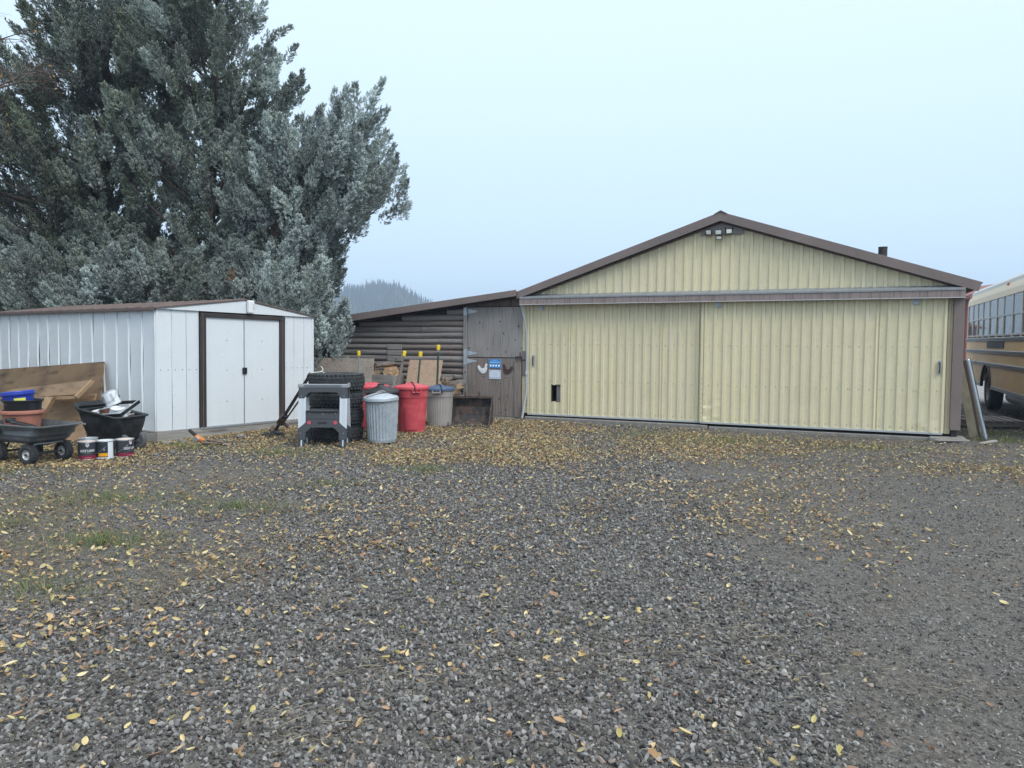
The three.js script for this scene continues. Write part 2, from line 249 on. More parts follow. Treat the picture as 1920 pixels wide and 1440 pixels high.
// ---------------------------------------------------------------- far wooded hill
const hillY = x => { const p = [[-260, 6], [-215, 22], [-170, 38], [-140, 47], [-120, 50.5], [-108, 51.5], [-95, 47], [-80, 38], [-68, 31.5], [-55, 22], [-30, 12], [0, 5], [40, 0]]; for (let i = 0; i < p.length - 1; i++) if (x < p[i + 1][0]) { const t = clamp((x - p[i][0]) / (p[i + 1][0] - p[i][0])); return p[i][1] + (p[i + 1][1] - p[i][1]) * t; } return 0; };
const hillH = (x, z) => { const t = clamp((z + 720) / 170), s = t < .4 ? t / .4 : (1 - t) / .6; return (hillY(x) - 6) * sst(0, 1, s) * (t > 0 && t < 1 ? 1 : 0) + 2 * (vn(x * .06, z * .06, 551) - .5) - 1; };
{
  const P = [], I = [], UV = [], nx = 60, nz = 20; for (let j = 0; j <= nz; j++) for (let i = 0; i <= nx; i++) { const x = -260 + 300 * i / nx, z = -720 + 170 * j / nz; P.push(x, hillH(x, z), z); UV.push(x, z); }
  for (let j = 0; j < nz; j++) for (let i = 0; i < nx; i++) { const a = j * (nx + 1) + i; I.push(a, a + nx + 1, a + 1, a + 1, a + nx + 1, a + nx + 2); }
  const g = new THREE.BufferGeometry(); g.setAttribute('position', new THREE.Float32BufferAttribute(P, 3)); g.setAttribute('uv', new THREE.Float32BufferAttribute(UV, 2)); g.setIndex(I); g.computeVertexNormals();
  const m = mesh('hill', g, flat(.06, .065, .05, .95)); m.userData.kind = 'structure'; m.userData.label = 'wooded hill fading in the mist behind the log lean-to';
  const q = rng(77), cone = (() => { const a = []; for (let k = 0; k < 5; k++) { const y0 = k * .18, r = .17 * (1 - k * .18), s = 7; for (let i = 0; i < s; i++) { const t0 = i / s * 6.283 + k, t1 = (i + 1) / s * 6.283 + k, j0 = .7 + .5 * hash(i, k, 3), j1 = .7 + .5 * hash((i + 1) % s, k, 3); a.push(Math.cos(t0) * r * j0, y0, Math.sin(t0) * r * j0, 0, y0 + .34, 0, Math.cos(t1) * r * j1, y0, Math.sin(t1) * r * j1); } } return fromTris(a); })();
  const spots = []; while (spots.length < 3600) { const x = -255 + 250 * q(), z = -715 + 160 * q(); if (hillH(x, z) > 3) spots.push([x, z]); }
  const Q = new THREE.Quaternion(), S = V(1, 1, 1);
  const f = inst('hillside_forest', cone, flat(1, 1, 1, .95), spots.length, (i, m4, c) => { const [x, z] = spots[i], h = 6.5 + 6 * q() ** 1.5, l = q() < .07; Q.setFromAxisAngle(V(0, 1, 0), q() * 6); m4.compose(V(x, hillH(x, z) - .5, z), Q, S.set(h * (l ? 1.3 : 1), h * (l ? .7 : 1), h * (l ? 1.3 : 1))); const k = .7 + .6 * q(); l ? c.setRGB(.2, .19, .12) : c.setRGB(.035 * k, .05 * k, .042 * k); });
  f.userData.label = 'misty conifer forest covering the far hill'; f.userData.category = 'forest';
}

// ---------------------------------------------------------------- ribbed sheet metal
function ribSheet(x0, x1, yb, yt, o = {}) { // ribs run up y; yb and yt may be functions of x; faces +z
  const { pitch = .163, rw = .045, rh = .017, phase = 0, ny = 7, buckle = .0025, seed = 600, crumple } = o, fb = typeof yb == 'function' ? yb : () => yb, ft = typeof yt == 'function' ? yt : () => yt;
  const prof = [[x0, 0]];
  for (let k = Math.ceil((x0 - phase) / pitch) - 1; ; k++) { const c = phase + k * pitch; if (c - rw / 2 - .012 > x1) break; for (const [dx, z] of [[-rw / 2 - .011, 0], [-rw / 2, rh], [rw / 2, rh], [rw / 2 + .007, 0]]) { const x = c + dx; if (x > x0 + .0005 && x < x1 - .0005) prof.push([x, z]); } }
  prof.push([x1, 0]);
  const out = [], pt = (i, j) => { const [x, z] = prof[i], b = fb(x), t = ft(x), y = b + (t - b) * j / ny; return [x, y, z + buckle * 2 * (fbm(x * 2.3, y * 1.7, seed, 3) - .5) + buckle * (vn(x * 9, y * 4, seed + 4) - .5) + (crumple ? crumple(x, y) : 0)]; };
  for (let i = 0; i < prof.length - 1; i++) for (let j = 0; j < ny; j++) { const a = pt(i, j), b = pt(i + 1, j), c = pt(i + 1, j + 1), d = pt(i, j + 1); if (c[1] - b[1] < 1e-4 && d[1] - a[1] < 1e-4) continue; out.push(...a, ...b, ...c, ...a, ...c, ...d); }
  return fin(fromTris(out), 'y', false);
}
const screwGeo = (x, y, z) => at(new THREE.CylinderGeometry(.0055, .0065, .007, 6), x, y, z, Math.PI / 2);

// ---------------------------------------------------------------- barn
M.flash = surf(256, .6, (u, v) => { const g = fbm(u * 12, v * 12, 66, 4, 12, 12), k = .85 + .4 * (g - .5); return [.27 * k, .285 * k, .30 * k, g]; }, { rough: .6, metal: .2 });
M.creams = [1, .965, 1.02, .985].map((k, i) => { const m = M.cream.clone(); m.color = new THREE.Color().setRGB(k, k * (i == 1 ? 1.01 : 1), k * (i == 2 ? .97 : 1)); return m; });
{
  const barn = thing('barn', 'cream ribbed metal barn with brown trim and two wide sliding doors', 'barn', [.27, 0, -14.94], -23.93 * deg);
  const RX = 3.77, RY = 3.80, SL = .334, D = 9.5, roofY = x => RY - Math.abs(x - RX) * SL;
  // shell behind the doors
  mesh('floor', [bx(0, 7.45, -.12, .03, -D, -.06, .01)], M.concrete, barn);
  mesh('side_wall', [bx(7.42, 7.5, .0, 2.36, -D, -.03, .004)], M.brown, barn);
  mesh('side_wall', [bx(-.06, .0, .0, 2.36, -D, -.03, .004)], M.darkBrown, barn);
  mesh('back_wall', [fin(ext([[-.06, 0], [7.5, 0], [7.5, 2.4], [RX, RY - .14], [-.06, 2.36]], .05).translate(0, 0, -D))], M.brown, barn);
  const foot = mesh('footing', [bx(.02, 3.6, -.1, .055, -.14, .10, .012), bx(3.62, 7.3, -.1, .04, -.12, .11, .012)], M.concrete, barn);
  mesh('concrete_pad', [bx(7.1, 7.62, -.1, .06, -.16, .22, .02)], M.concrete, barn);
  // gable above the doors, in sheets
  const gable = part('gable_wall', barn);
  { let x = .08, k = 0; while (x < 7.45) { const e = Math.min(x + .978, 7.46); const g = ribSheet(x, e, 2.40, q => Math.max(2.405, roofY(q) - .13), { phase: .05, ny: 4, seed: 610 + k, buckle: .0018, rh: .022, rw: .05 }); g.translate(0, 0, k % 2 ? .002 : 0); mesh('metal_panel', g, M.creams[(k * 3 + 1) % 4], gable); x = e; k++; } 
    const s = []; for (let q = .21; q < 7.4; q += .163) s.push(screwGeo(q - .07, 2.475, .005)); stuff(mesh('screws', s, M.darkSteel, gable)); }
  // sliding doors
  function door(label, x0, x1, z, hole, hx) {
    const d = part('sliding_door', barn); d.userData.label = label; d.position.z = z;
    const y0 = .115, y1 = 2.30; let x = x0, k = 0; const w = (x1 - x0) / 4;
    for (; k < 4; k++, x += w) {
      const o = { phase: x0 + .075, seed: 630 + k * 3 + (hole ? 20 : 0), ny: 9, buckle: .0018, rh: .022, rw: .05 }, e = x + w;
      if (!hole && (k == 0 || k == 3)) { o.ny = 44; o.crumple = k == 0 ? (px, py) => .034 * Math.exp(-(((px - x0 - .1) / .2) ** 2)) * sst(.85, .25, py) * (vn(px * 18, py * 14, 645) - .5) : (px, py) => .03 * Math.exp(-(((px - x1 + .2) / .25) ** 2)) * sst(.4, .15, py) * (vn(px * 14, py * 16, 647) - .5); }
      let g; if (hole && hole[0] > x && hole[1] < e) g = mergeGeometries([ribSheet(x, hole[0], y0, y1, o), ribSheet(hole[1], e, y0, y1, o), ribSheet(hole[0], hole[1], y0, hole[2], o), ribSheet(hole[0], hole[1], hole[3], y1, o)]); else g = ribSheet(x, e, y0, y1, o);
      mesh('metal_panel', g, M.creams[(k + (hole ? 1 : 2)) % 4], d);
    }
    if (hole) { const f = []; const [a, b, c, e] = hole; f.push(bx(a - .012, a, c, e, -.03, .006, .002), bx(b, b + .012, c, e, -.03, .006, .002), bx(a - .012, b + .012, e, e + .012, -.03, .006, .002), bx(a - .012, b + .012, c - .012, c, -.03, .006, .002)); mesh('hatch_frame', f, M.brown, d); mesh('hatch_board', [bx(a + .085, b + .05, c - .08, e + .06, -.075, -.045, .004)], M.greyWood, d); }
    mesh('edge_trim', [bx(x0 - .012, x0 + .03, y0, y1, -.03, .021, .003)], M.cream, d); mesh('edge_trim', [bx(x1 - .03, x1 + .012, y0, y1, -.03, .021, .003)], M.cream, d);
    mesh('bottom_rail', [bx(x0, x1, y0 - .03, y0 + .006, -.05, .022, .004)], M.railPale, d);
    mesh('girt', [bx(x0, x1, .7, .79, -.07, -.035), bx(x0, x1, 1.45, 1.54, -.07, -.035), bx(x0, x1, 2.1, 2.2, -.07, -.035)], M.skid, d);
    const s = []; for (const y of [.18, .78, 1.49]) { let q = x0 + .075, i = 0; for (; q < x1 - .05; q += .163, i++) { s.push(screwGeo(q + .06, y + (y > .3 ? .012 * (vn(i, y * 9, 640) - .5) : 0), .005)); if (i % 6 == 2 && y > .3) s.push(screwGeo(q + .095, y, .005)); } }
    for (let y = .2; y < .9; y += .085) s.push(screwGeo(x0 + .012, y + .02 * (vn(y * 20, 2, 641) - .5), .024));
    stuff(mesh('screws', s, M.darkSteel, d));
    const hd = []; hd.push(bx(hx - .022, hx + .022, 1.05, 1.28, .018, .024, .002)); const H = mesh('door_handle', hd, M.zinc, d); mesh('grip', [tube([[hx, 1.08, .022], [hx, 1.09, .055], [hx, 1.165, .062], [hx, 1.24, .055], [hx, 1.25, .022]], .010, 16, 8)], M.darkSteel, H);
    for (const h of [x0 + .28, x0 + (x1 - x0) * .885]) { if (hole && h > 1) continue; mesh('track_hanger', [bx(h - .045, h + .045, 2.17, 2.32, .019, .026, .002), at(cyl(.012, .012, .012, 6), h, 2.185, .03, Math.PI / 2), bx(h - .05, h + .05, 2.175, 2.185, .018, .032, .002)], M.galv, d); }
    return d;
  }
  door('left sliding door with small square hatch opening', .055, 3.62, .005, [.565, .755, .375, .695], .175);
  door('right sliding door with scuffed lower corner', 3.47, 7.29, .075, null, 7.215);
  mesh('jamb_strip', [ribSheet(7.24, 7.40, .1, 2.3, { pitch: .07, rw: .03, rh: .012, phase: 7.27 }).translate(0, 0, .012), bx(7.24, 7.40, .1, 2.3, -.05, .006, .003)], M.cream, barn);
  mesh('jamb_strip', [bx(-.075, .045, .12, 2.3, -.05, -.004, .003), ribSheet(-.07, .045, .12, 2.3, { pitch: .06, rw: .02, rh: .01, phase: -.02 })], M.cream, barn);
  mesh('corner_post', [bx(7.385, 7.535, .17, 2.32, -.10, .115, .006)], M.fascia, barn);
  mesh('post_stub', [bx(7.41, 7.50, .05, .18, -.06, .05, .006)], M.darkBrown, barn);
  // track cover
  const cov = mesh('track_cover', [fin(extX([[.02, 2.275], [.205, 2.265], [.205, 2.40], [.195, 2.41], [.02, 2.41]], -.055, 7.525, .002), 'y')], M.headerBrown, barn);
  mesh('flashing', [fin((() => { const a = []; const n = 40; for (let i = 0; i < n; i++) { const x0 = -.05 + 7.57 * i / n, x1 = -.05 + 7.57 * (i + 1) / n, w0 = .004 * vn(i * .8, 1, 650), w1 = .004 * vn((i + 1) * .8, 1, 650); const A = [x0, 2.475, .02], B = [x1, 2.475, .02], C = [x1, 2.412 + w1, .215], D2 = [x0, 2.412 + w0, .215], E2 = [x1, 2.385 + w1, .217], F = [x0, 2.385 + w0, .217]; a.push(...A, ...D2, ...C, ...A, ...C, ...B, ...D2, ...F, ...E2, ...D2, ...E2, ...C); } return fromTris(a); })(), 'x')], M.flash, cov);
  mesh('lip', [bx(-.05, 7.52, 2.262, 2.275, .19, .218, .003)], M.railPale, cov);
  // roof
  const slab = (sgn) => { const L = sgn > 0 ? 3.98 : 3.92, g = ribSheet(0, D + .34, 0, L * Math.hypot(1, SL), { pitch: .3, rw: .05, rh: .022, ny: 3 }); const a = Math.atan(SL); // rib along slope
    const m = new THREE.Matrix4().makeBasis(V(0, 0, -1), V(sgn * Math.cos(a), -Math.sin(a), 0), V(sgn * Math.sin(a), Math.cos(a), 0)); g.applyMatrix4(m); g.translate(RX, RY + .012, .17); return g; };
  const body = ext([[-.12, roofY(-.12) - .07], [RX, RY - .07], [7.72, roofY(7.72) - .07], [7.72, roofY(7.72)], [RX, RY], [-.12, roofY(-.12)]], D + .22).translate(0, 0, -D - .08);
  const roof = mesh('roof', [slab(1), slab(-1), fin(body)], M.brown, barn);
  for (const s of [-1, 1]) { const xe = s > 0 ? 7.74 : -.13; const pts = [[RX, RY + .035], [xe, roofY(xe) + .03], [xe - (s > 0 ? .042 : 0), roofY(xe) - .108], [RX, RY - .115]]; mesh('fascia', [fin(ext(s > 0 ? pts : pts.slice().reverse(), .03, .003).translate(0, 0, .145), 'x')], M.fascia, roof); }
  for (const s of [-1, 1]) { const xe = s > 0 ? 7.6 : .1, pts = [[RX, RY - .117], [xe, roofY(xe) - .112], [xe, roofY(xe) - .142], [RX, RY - .147]]; mesh('barge_strip', [fin(ext(s > 0 ? pts : pts.slice().reverse(), .03, .002).translate(0, 0, .02), 'x')], M.brown, roof); }
  mesh('soffit', [fin(ext([[RX, RY - .075], [7.7, roofY(7.7) - .075], [7.7, roofY(7.7) - .085], [RX, RY - .085], [-.1, roofY(-.1) - .085], [-.1, roofY(-.1) - .075]], .11).translate(0, 0, .03))], M.brown, roof);
  mesh('ridge_cap', [fin(ext([[RX - .11, RY + .005], [RX, RY + .062], [RX + .11, RY + .005], [RX + .10, RY - .005], [RX, RY + .048], [RX - .10, RY - .005]], D + .29).translate(0, 0, -D - .1))], M.brown, roof);
  mesh('flue_pipe', [at(cyl(.078, .078, .9, 20), 6.43, 2.9, -2), at(cyl(.082, .082, .02, 20), 6.43, 3.345, -2)], M.darkBrown, roof);
  // floodlight on its board under the peak
  const fl = part('floodlight', barn); fl.userData.label = 'floodlight with three heads on a grey board under the peak';
  mesh('backing_board', [fin(ext([[3.42, 3.455], [4.14, 3.455], [4.14, 3.53], [3.79, 3.675], [3.745, 3.675], [3.42, 3.54]], .028, .003).translate(0, 0, .02))], M.greyWood, fl);
  for (const [x, y, ry] of [[3.575, 3.50, -.5], [3.735, 3.49, 0], [3.905, 3.50, .5]]) { const h = mesh('lamp_head', [at(cbox(.115, .085, .05, .008), x, y, .13, .25, ry), at(cbox(.03, .03, .09, .003), x, y, .085, 0, ry)], M.darkSteel, fl); mesh('lens', [at(cbox(.095, .065, .012, .003), x + .026 * Math.sin(ry), y - .007, .13 + .026 * Math.cos(ry), .25, ry)], M.lampGlass, h); }
  { const h = mesh('motion_sensor', [at(cbox(.10, .07, .05, .006), 3.745, 3.395, .12, .35), at(cbox(.03, .09, .04, .004), 3.745, 3.43, .07)], M.darkSteel, fl); mesh('lens', [at(cbox(.08, .045, .012, .003), 3.745, 3.387, .147, .35)], M.lampGlass, h); }
  mesh('conduit', [tube([[-.035, 2.27, .16], [-.01, 2.1, .12], [.035, 1.75, .05], [.045, 1.2, .04], [.04, .95, .04]], .022, 26, 10), tube([[.04, .95, .04], [.042, .9, .055], [.04, .86, .045]], .026, 8, 10), tube([[.04, .86, .045], [.036, .5, .045], [.0, .3, .06], [-.03, .02, .09]], .024, 20, 10)], M.greyPlastic, barn).material = flat(.42, .44, .45, .5);
  mesh('latch_block', [bx(-.06, .02, 1.16, 1.36, -.0, .035, .006), bx(-.06, .02, .86, 1.15, -.0, .03, .006)], M.doorWood, barn);
}

// ---------------------------------------------------------------- log lean-to (same wall line, further left)
{
  const lt = thing('log_lean_to', 'low grey log lean-to with brown roof edge joined to the barn', 'lean-to', [.27, 0, -14.94], -23.93 * deg);
  const roofY = x => 2.54 + (x + .13) * .112, D = 5;
  function logGeo(x0, x1, y, r, seed) { const out = [], n = Math.max(3, Math.round((x1 - x0) / .3)), s = 12; const pt = (i, k) => { const x = x0 + (x1 - x0) * i / n, a = k / s * Math.PI * 2, q = r * (1 + .10 * (vn(x * 1.6, k % s * .35, seed) - .5) + .04 * Math.sin(a * 2 + seed)), by = .012 * (vn(x * .8, 1, seed + 3) - .5); return [x, y + by + q * Math.sin(a) * .97, -.05 + q * Math.cos(a) + .01 * (vn(x * 1.1, 4, seed + 6) - .5)]; };
    for (let i = 0; i < n; i++) for (let k = 0; k < s; k++) { const a = pt(i, k), b = pt(i + 1, k), c = pt(i + 1, k + 1), d = pt(i, k + 1); out.push(...a, ...b, ...c, ...a, ...c, ...d); }
    for (const i of [0, n]) for (let k = 0; k < s; k++) { const c = [pt(i, 0)[0], y, -.05], a = pt(i, k), b = pt(i, k + 1); i ? out.push(...c, ...a, ...b) : out.push(...c, ...b, ...a); }
    const g = new THREE.BufferGeometry(); g.setAttribute('position', new THREE.Float32BufferAttribute(out, 3));
    const nor = new Float32Array(out.length); for (let i = 0; i < out.length; i += 9) { const v = [0, 3, 6].map(o => V(out[i + o], out[i + o + 1], out[i + o + 2])); const fn = v[1].clone().sub(v[0]).cross(v[2].clone().sub(v[0])).normalize(); for (let o = 0; o < 3; o++) { const w = Math.abs(fn.x) > .8 ? fn : V(0, v[o].y - y, v[o].z + .05).normalize(); nor.set([w.x, w.y, w.z], i + o * 3); } }
    g.setAttribute('normal', new THREE.BufferAttribute(nor, 3));
    const uv = new Float32Array(out.length / 3 * 2), off = R() * 9; for (let i = 0; i < out.length / 3; i++) { uv[i * 2] = (out[i * 3 + 1] - y) * 1.1 + off; uv[i * 2 + 1] = out[i * 3] + off; } g.setAttribute('uv', new THREE.BufferAttribute(uv, 2)); return g; }
  const pitch = .1235; for (let k = 0; k < 19; k++) {
    const y = .06 + pitch * k; let xl = -4.66; const lim = y + .075; if (roofY(xl) - .14 < lim) xl = -.13 + (lim - 2.54 + .12) / .112; if (xl > -1.6) break;
    const hatch = y > 1.09 && y < 1.48, segs = hatch ? [[xl, -3.28], [-2.88, -1.39]] : k == 14 ? [[xl, -2.42], [-2.41, -1.39]] : k == 5 ? [[xl, -3.6], [-3.59, -1.39]] : [[xl, -1.39]];
    for (const [a, b] of segs) mesh('log', logGeo(a, b, y, .064 + .004 * R(), 700 + k * 7 + a | 0), R() < .72 && k > 4 ? M.logWood : M.logWood2, lt);
  }
  const hp = part('log_hatch', lt); for (let k = 0; k < 3; k++) mesh('slat', [bx(-3.27, -2.89, 1.105 + k * .125, 1.222 + k * .125, -.05, .012 + .006 * R(), .012, 'x')], M.greyWood, hp);
  mesh('backing', [fin(ext([[-4.66, 0], [-1.38, 0], [-1.38, 2.24], [-4.66, 1.88]], .03).translate(0, 0, -.12))], M.darkBrown, lt);
  mesh('side_wall', [bx(-4.7, -4.64, 0, 1.9, -D, -.02, .004)], M.darkBrown, lt); mesh('back_wall', [bx(-4.7, -.06, 0, 1.9, -D, -D + .05, .004)], M.darkBrown, lt);
  for (let k = 0, x = -1.36; x < -.1; k++, x += .255) mesh('wall_panel', ribSheet(x, Math.min(x + .253, -.07), 2.255, q => roofY(q) - .1, { pitch: .253, phase: -1.36, rw: .03, rh: .014, ny: 1 }).translate(0, 0, -.02), M.brown, lt);
  const roof = mesh('roof', [fin(ext([[-4.95, roofY(-4.95) - .06], [-.13, roofY(-.13) - .06], [-.13, roofY(-.13)], [-4.95, roofY(-4.95)]], D + .3).translate(0, 0, -D - .1), 'z')], M.brown, lt);
  mesh('fascia', [fin(ext([[-4.97, roofY(-4.97) + .02], [-4.97, roofY(-4.97) - .13], [-.125, roofY(-.125) - .10], [-.125, roofY(-.125) + .02]], .03, .003).translate(0, 0, .205), 'x')], M.fascia, roof);
  mesh('soffit_board', [fin(ext([[-4.9, roofY(-4.9) - .125], [-.15, roofY(-.15) - .1], [-.15, roofY(-.15) - .13], [-4.9, roofY(-4.9) - .165]], .025).translate(0, 0, .03), 'x')], M.darkBrown, roof);
  // Dutch door
  mesh('door_jamb', [bx(-1.385, -1.295, .0, 2.25, -.07, .045, .005)], M.greyWood, lt);
  const up = mesh('upper_door', [bx(-1.288, -.072, 1.222, 2.24, -.02, .018, .004, 'y')], M.greyWood, lt), lo = mesh('lower_door', [bx(-1.288, -.085, .02, 1.205, -.02, .016, .004, 'y')], M.doorWood, lt);
  up.userData.label = 'weathered grey plywood upper half of the Dutch door'; lo.userData.label = 'brown plank lower half of the Dutch door';
  for (const [a, b] of [[-1.288, -1.08], [-.235, -.087]]) mesh('stile', [bx(a, b, .02, 1.12, .017, .034, .004, 'y')], M.doorWood, lo);
  for (const [p, y] of [[up, 2.16], [up, 1.30], [lo, 1.14]]) mesh('strap_hinge', [bx(-1.375, -1.31, y - .08, y + .08, .046, .051, .001), at(cyl(.009, .009, .165, 8), -1.297, y, .052), fin(ext([[-1.29, y - .05], [-1.08, y - .012], [-1.08, y + .012], [-1.29, y + .05]], .005, .001).translate(0, 0, p === up ? .019 : .035))], M.galv, p);
  mesh('bolt_latch', [bx(-.22, .0, 1.232, 1.25, .018, .03, .003), bx(-.22, -.0, 1.176, 1.192, .034, .046, .003), bx(-.12, -.1, 1.235, 1.33, .018, .03, .003)], M.rust, up);
  mesh('door_sill', [bx(-1.4, -.05, -.1, .012, -.1, .03, .006)], M.greyWood, lt);
}
// signs and painted hens on the Dutch door (local u along the wall, y up)
const wallPt = (u, y, n) => { const t = -23.93 * deg; return [.27 + u * Math.cos(t) + n * Math.sin(t), y, -14.94 - u * Math.sin(t) + n * Math.cos(t)]; };
{
  const plate = (name, label, cat, u, y, w, h, draw, px) => { const g = cbox(w, h, .006, .001); const t = thing(name, label, cat, wallPt(u, y, .0205), -23.93 * deg); mesh('plate', [g], flat(.5, .5, .5, .4), t); const f = new THREE.PlaneGeometry(w - .004, h - .004); const m = mesh('print', f, new THREE.MeshStandardMaterial({ map: canvasTex(px, Math.round(px * h / w), draw), roughness: .45 }), t); m.position.z = .0042; return t; };
  plate('chicken_sign', 'blue sign with white lettering and white birds on the lower door', 'sign', -.668, 1.095, .265, .185, (c, w, h) => {
    c.fillStyle = '#2f86cf'; c.fillRect(0, 0, w, h); c.fillStyle = '#a9d2f2'; for (let i = 0; i < 7; i++) c.fillRect(w * (.27 + i * .067), h * .10, w * .045, h * .07); for (let i = 0; i < 9; i++) c.fillRect(w * (.10 + i * .092), h * .27, w * .065, h * .15);
    c.fillStyle = '#ffffff'; for (let i = 0; i < 4; i++) { const x = w * (.14 + i * .235), y = h * .74; c.beginPath(); c.ellipse(x, y, w * .062, h * .12, .5, 0, 7); c.fill(); c.beginPath(); c.ellipse(x + w * .055, y - h * .13, w * .022, h * .06, .1, 0, 7); c.fill(); c.beginPath(); c.moveTo(x - w * .03, y); c.lineTo(x - w * .10, y - h * .17); c.lineTo(x - w * .07, y + h * .03); c.fill(); }
  }, 256);
  plate('paper_notice', 'small pale notice with a decorated border below the blue sign', 'sign', -.668, .875, .265, .185, (c, w, h) => {
    c.fillStyle = '#d3dbea'; c.fillRect(0, 0, w, h); c.strokeStyle = '#8f9bb0'; c.lineWidth = 3; c.strokeRect(w * .05, h * .07, w * .9, h * .86); c.fillStyle = '#6f7a8e'; for (const [x, y] of [[.1, .15], [.88, .15], [.1, .83], [.88, .83], [.3, .86], [.68, .86], [.5, .87]]) { c.beginPath(); c.ellipse(w * x, h * y, w * .045, h * .05, 0, 0, 7); c.fill(); } c.fillStyle = '#b9c2d4'; for (let i = 0; i < 4; i++) c.fillRect(w * (.3 + .03 * (i % 2)), h * (.3 + i * .12), w * (.42 - .06 * (i % 2)), h * .035);
  }, 256);
  const hen = [[-.115, .085], [-.105, .125], [-.088, .10], [-.075, .12], [-.055, .082], [-.02, .06], [.02, .062], [.045, .09], [.053, .13], [.065, .155], [.085, .162], [.10, .147], [.116, .136], [.10, .129], [.092, .10], [.10, .06], [.092, .02], [.065, -.02], [.03, -.042], [-.01, -.038], [-.05, -.012], [-.085, .03], [-.107, .06]];
  const mk = (label, u, y, s, body, comb, legs) => { const t = thing('hen_cutout', label, 'ornament', wallPt(u, y, .0165), -23.93 * deg); mesh('body', [fin(ext(hen.map(([x, q]) => [x * s, q]), .012, .002))], body, t); mesh('comb', [fin(ext([[.066 * s, .156], [.072 * s, .176], [.08 * s, .166], [.088 * s, .178], [.096 * s, .152]], .009).translate(0, 0, .001))], comb, t); mesh('legs', [bx(.0 * s - .004, .0 * s + .004, -.085, -.036, .002, .008, .001), bx(.035 * s - .004, .035 * s + .004, -.085, -.036, .002, .008, .001), bx(.02 * s - .035, .02 * s + .035, -.094, -.084, .002, .01, .001)], legs, t);
    mesh('wing', [fin(ext([[-.055 * s, .045], [-.01 * s, .052], [.04 * s, .045], [.03 * s, .01], [-.015 * s, .0]], .004, .001).translate(0, 0, .0125))], body, t); return t; };
  mk('white painted hen cutout on the lower door', -.945, .93, 1, M.paperWhite, flat(.55, .22, .18, .6), M.greyWood);
  mk('dark brown hen cutout on the lower door', -.385, .925, -1, flat(.06, .028, .03, .6), flat(.16, .04, .04, .6), flat(.3, .28, .25, .7));
}

// ---------------------------------------------------------------- dark fence between lean-to and shed
{
  const f = thing('metal_fence', 'dark brown fence with thin upright battens between shed and log lean-to', 'fence', wallPt(-4.72, 0, -.25), -23.93 * deg);
  for (let k = 0; k < 16; k++) { mesh('board', [bx(-.17 * (k + 1) + .004, -.17 * k - .004, .02, 2.0, -.02, .0, .003, 'y')], M.darkBrown, f); mesh('batten', [bx(-.17 * k - .02, -.17 * k + .006, .02, 2.0, .002, .024, .004, 'y')], M.headerBrown, f); }
  mesh('rail', [bx(-2.75, .02, .4, .49, -.06, -.022, .004), bx(-2.75, .02, 1.6, 1.69, -.06, -.022, .004)], M.skid, f);
}

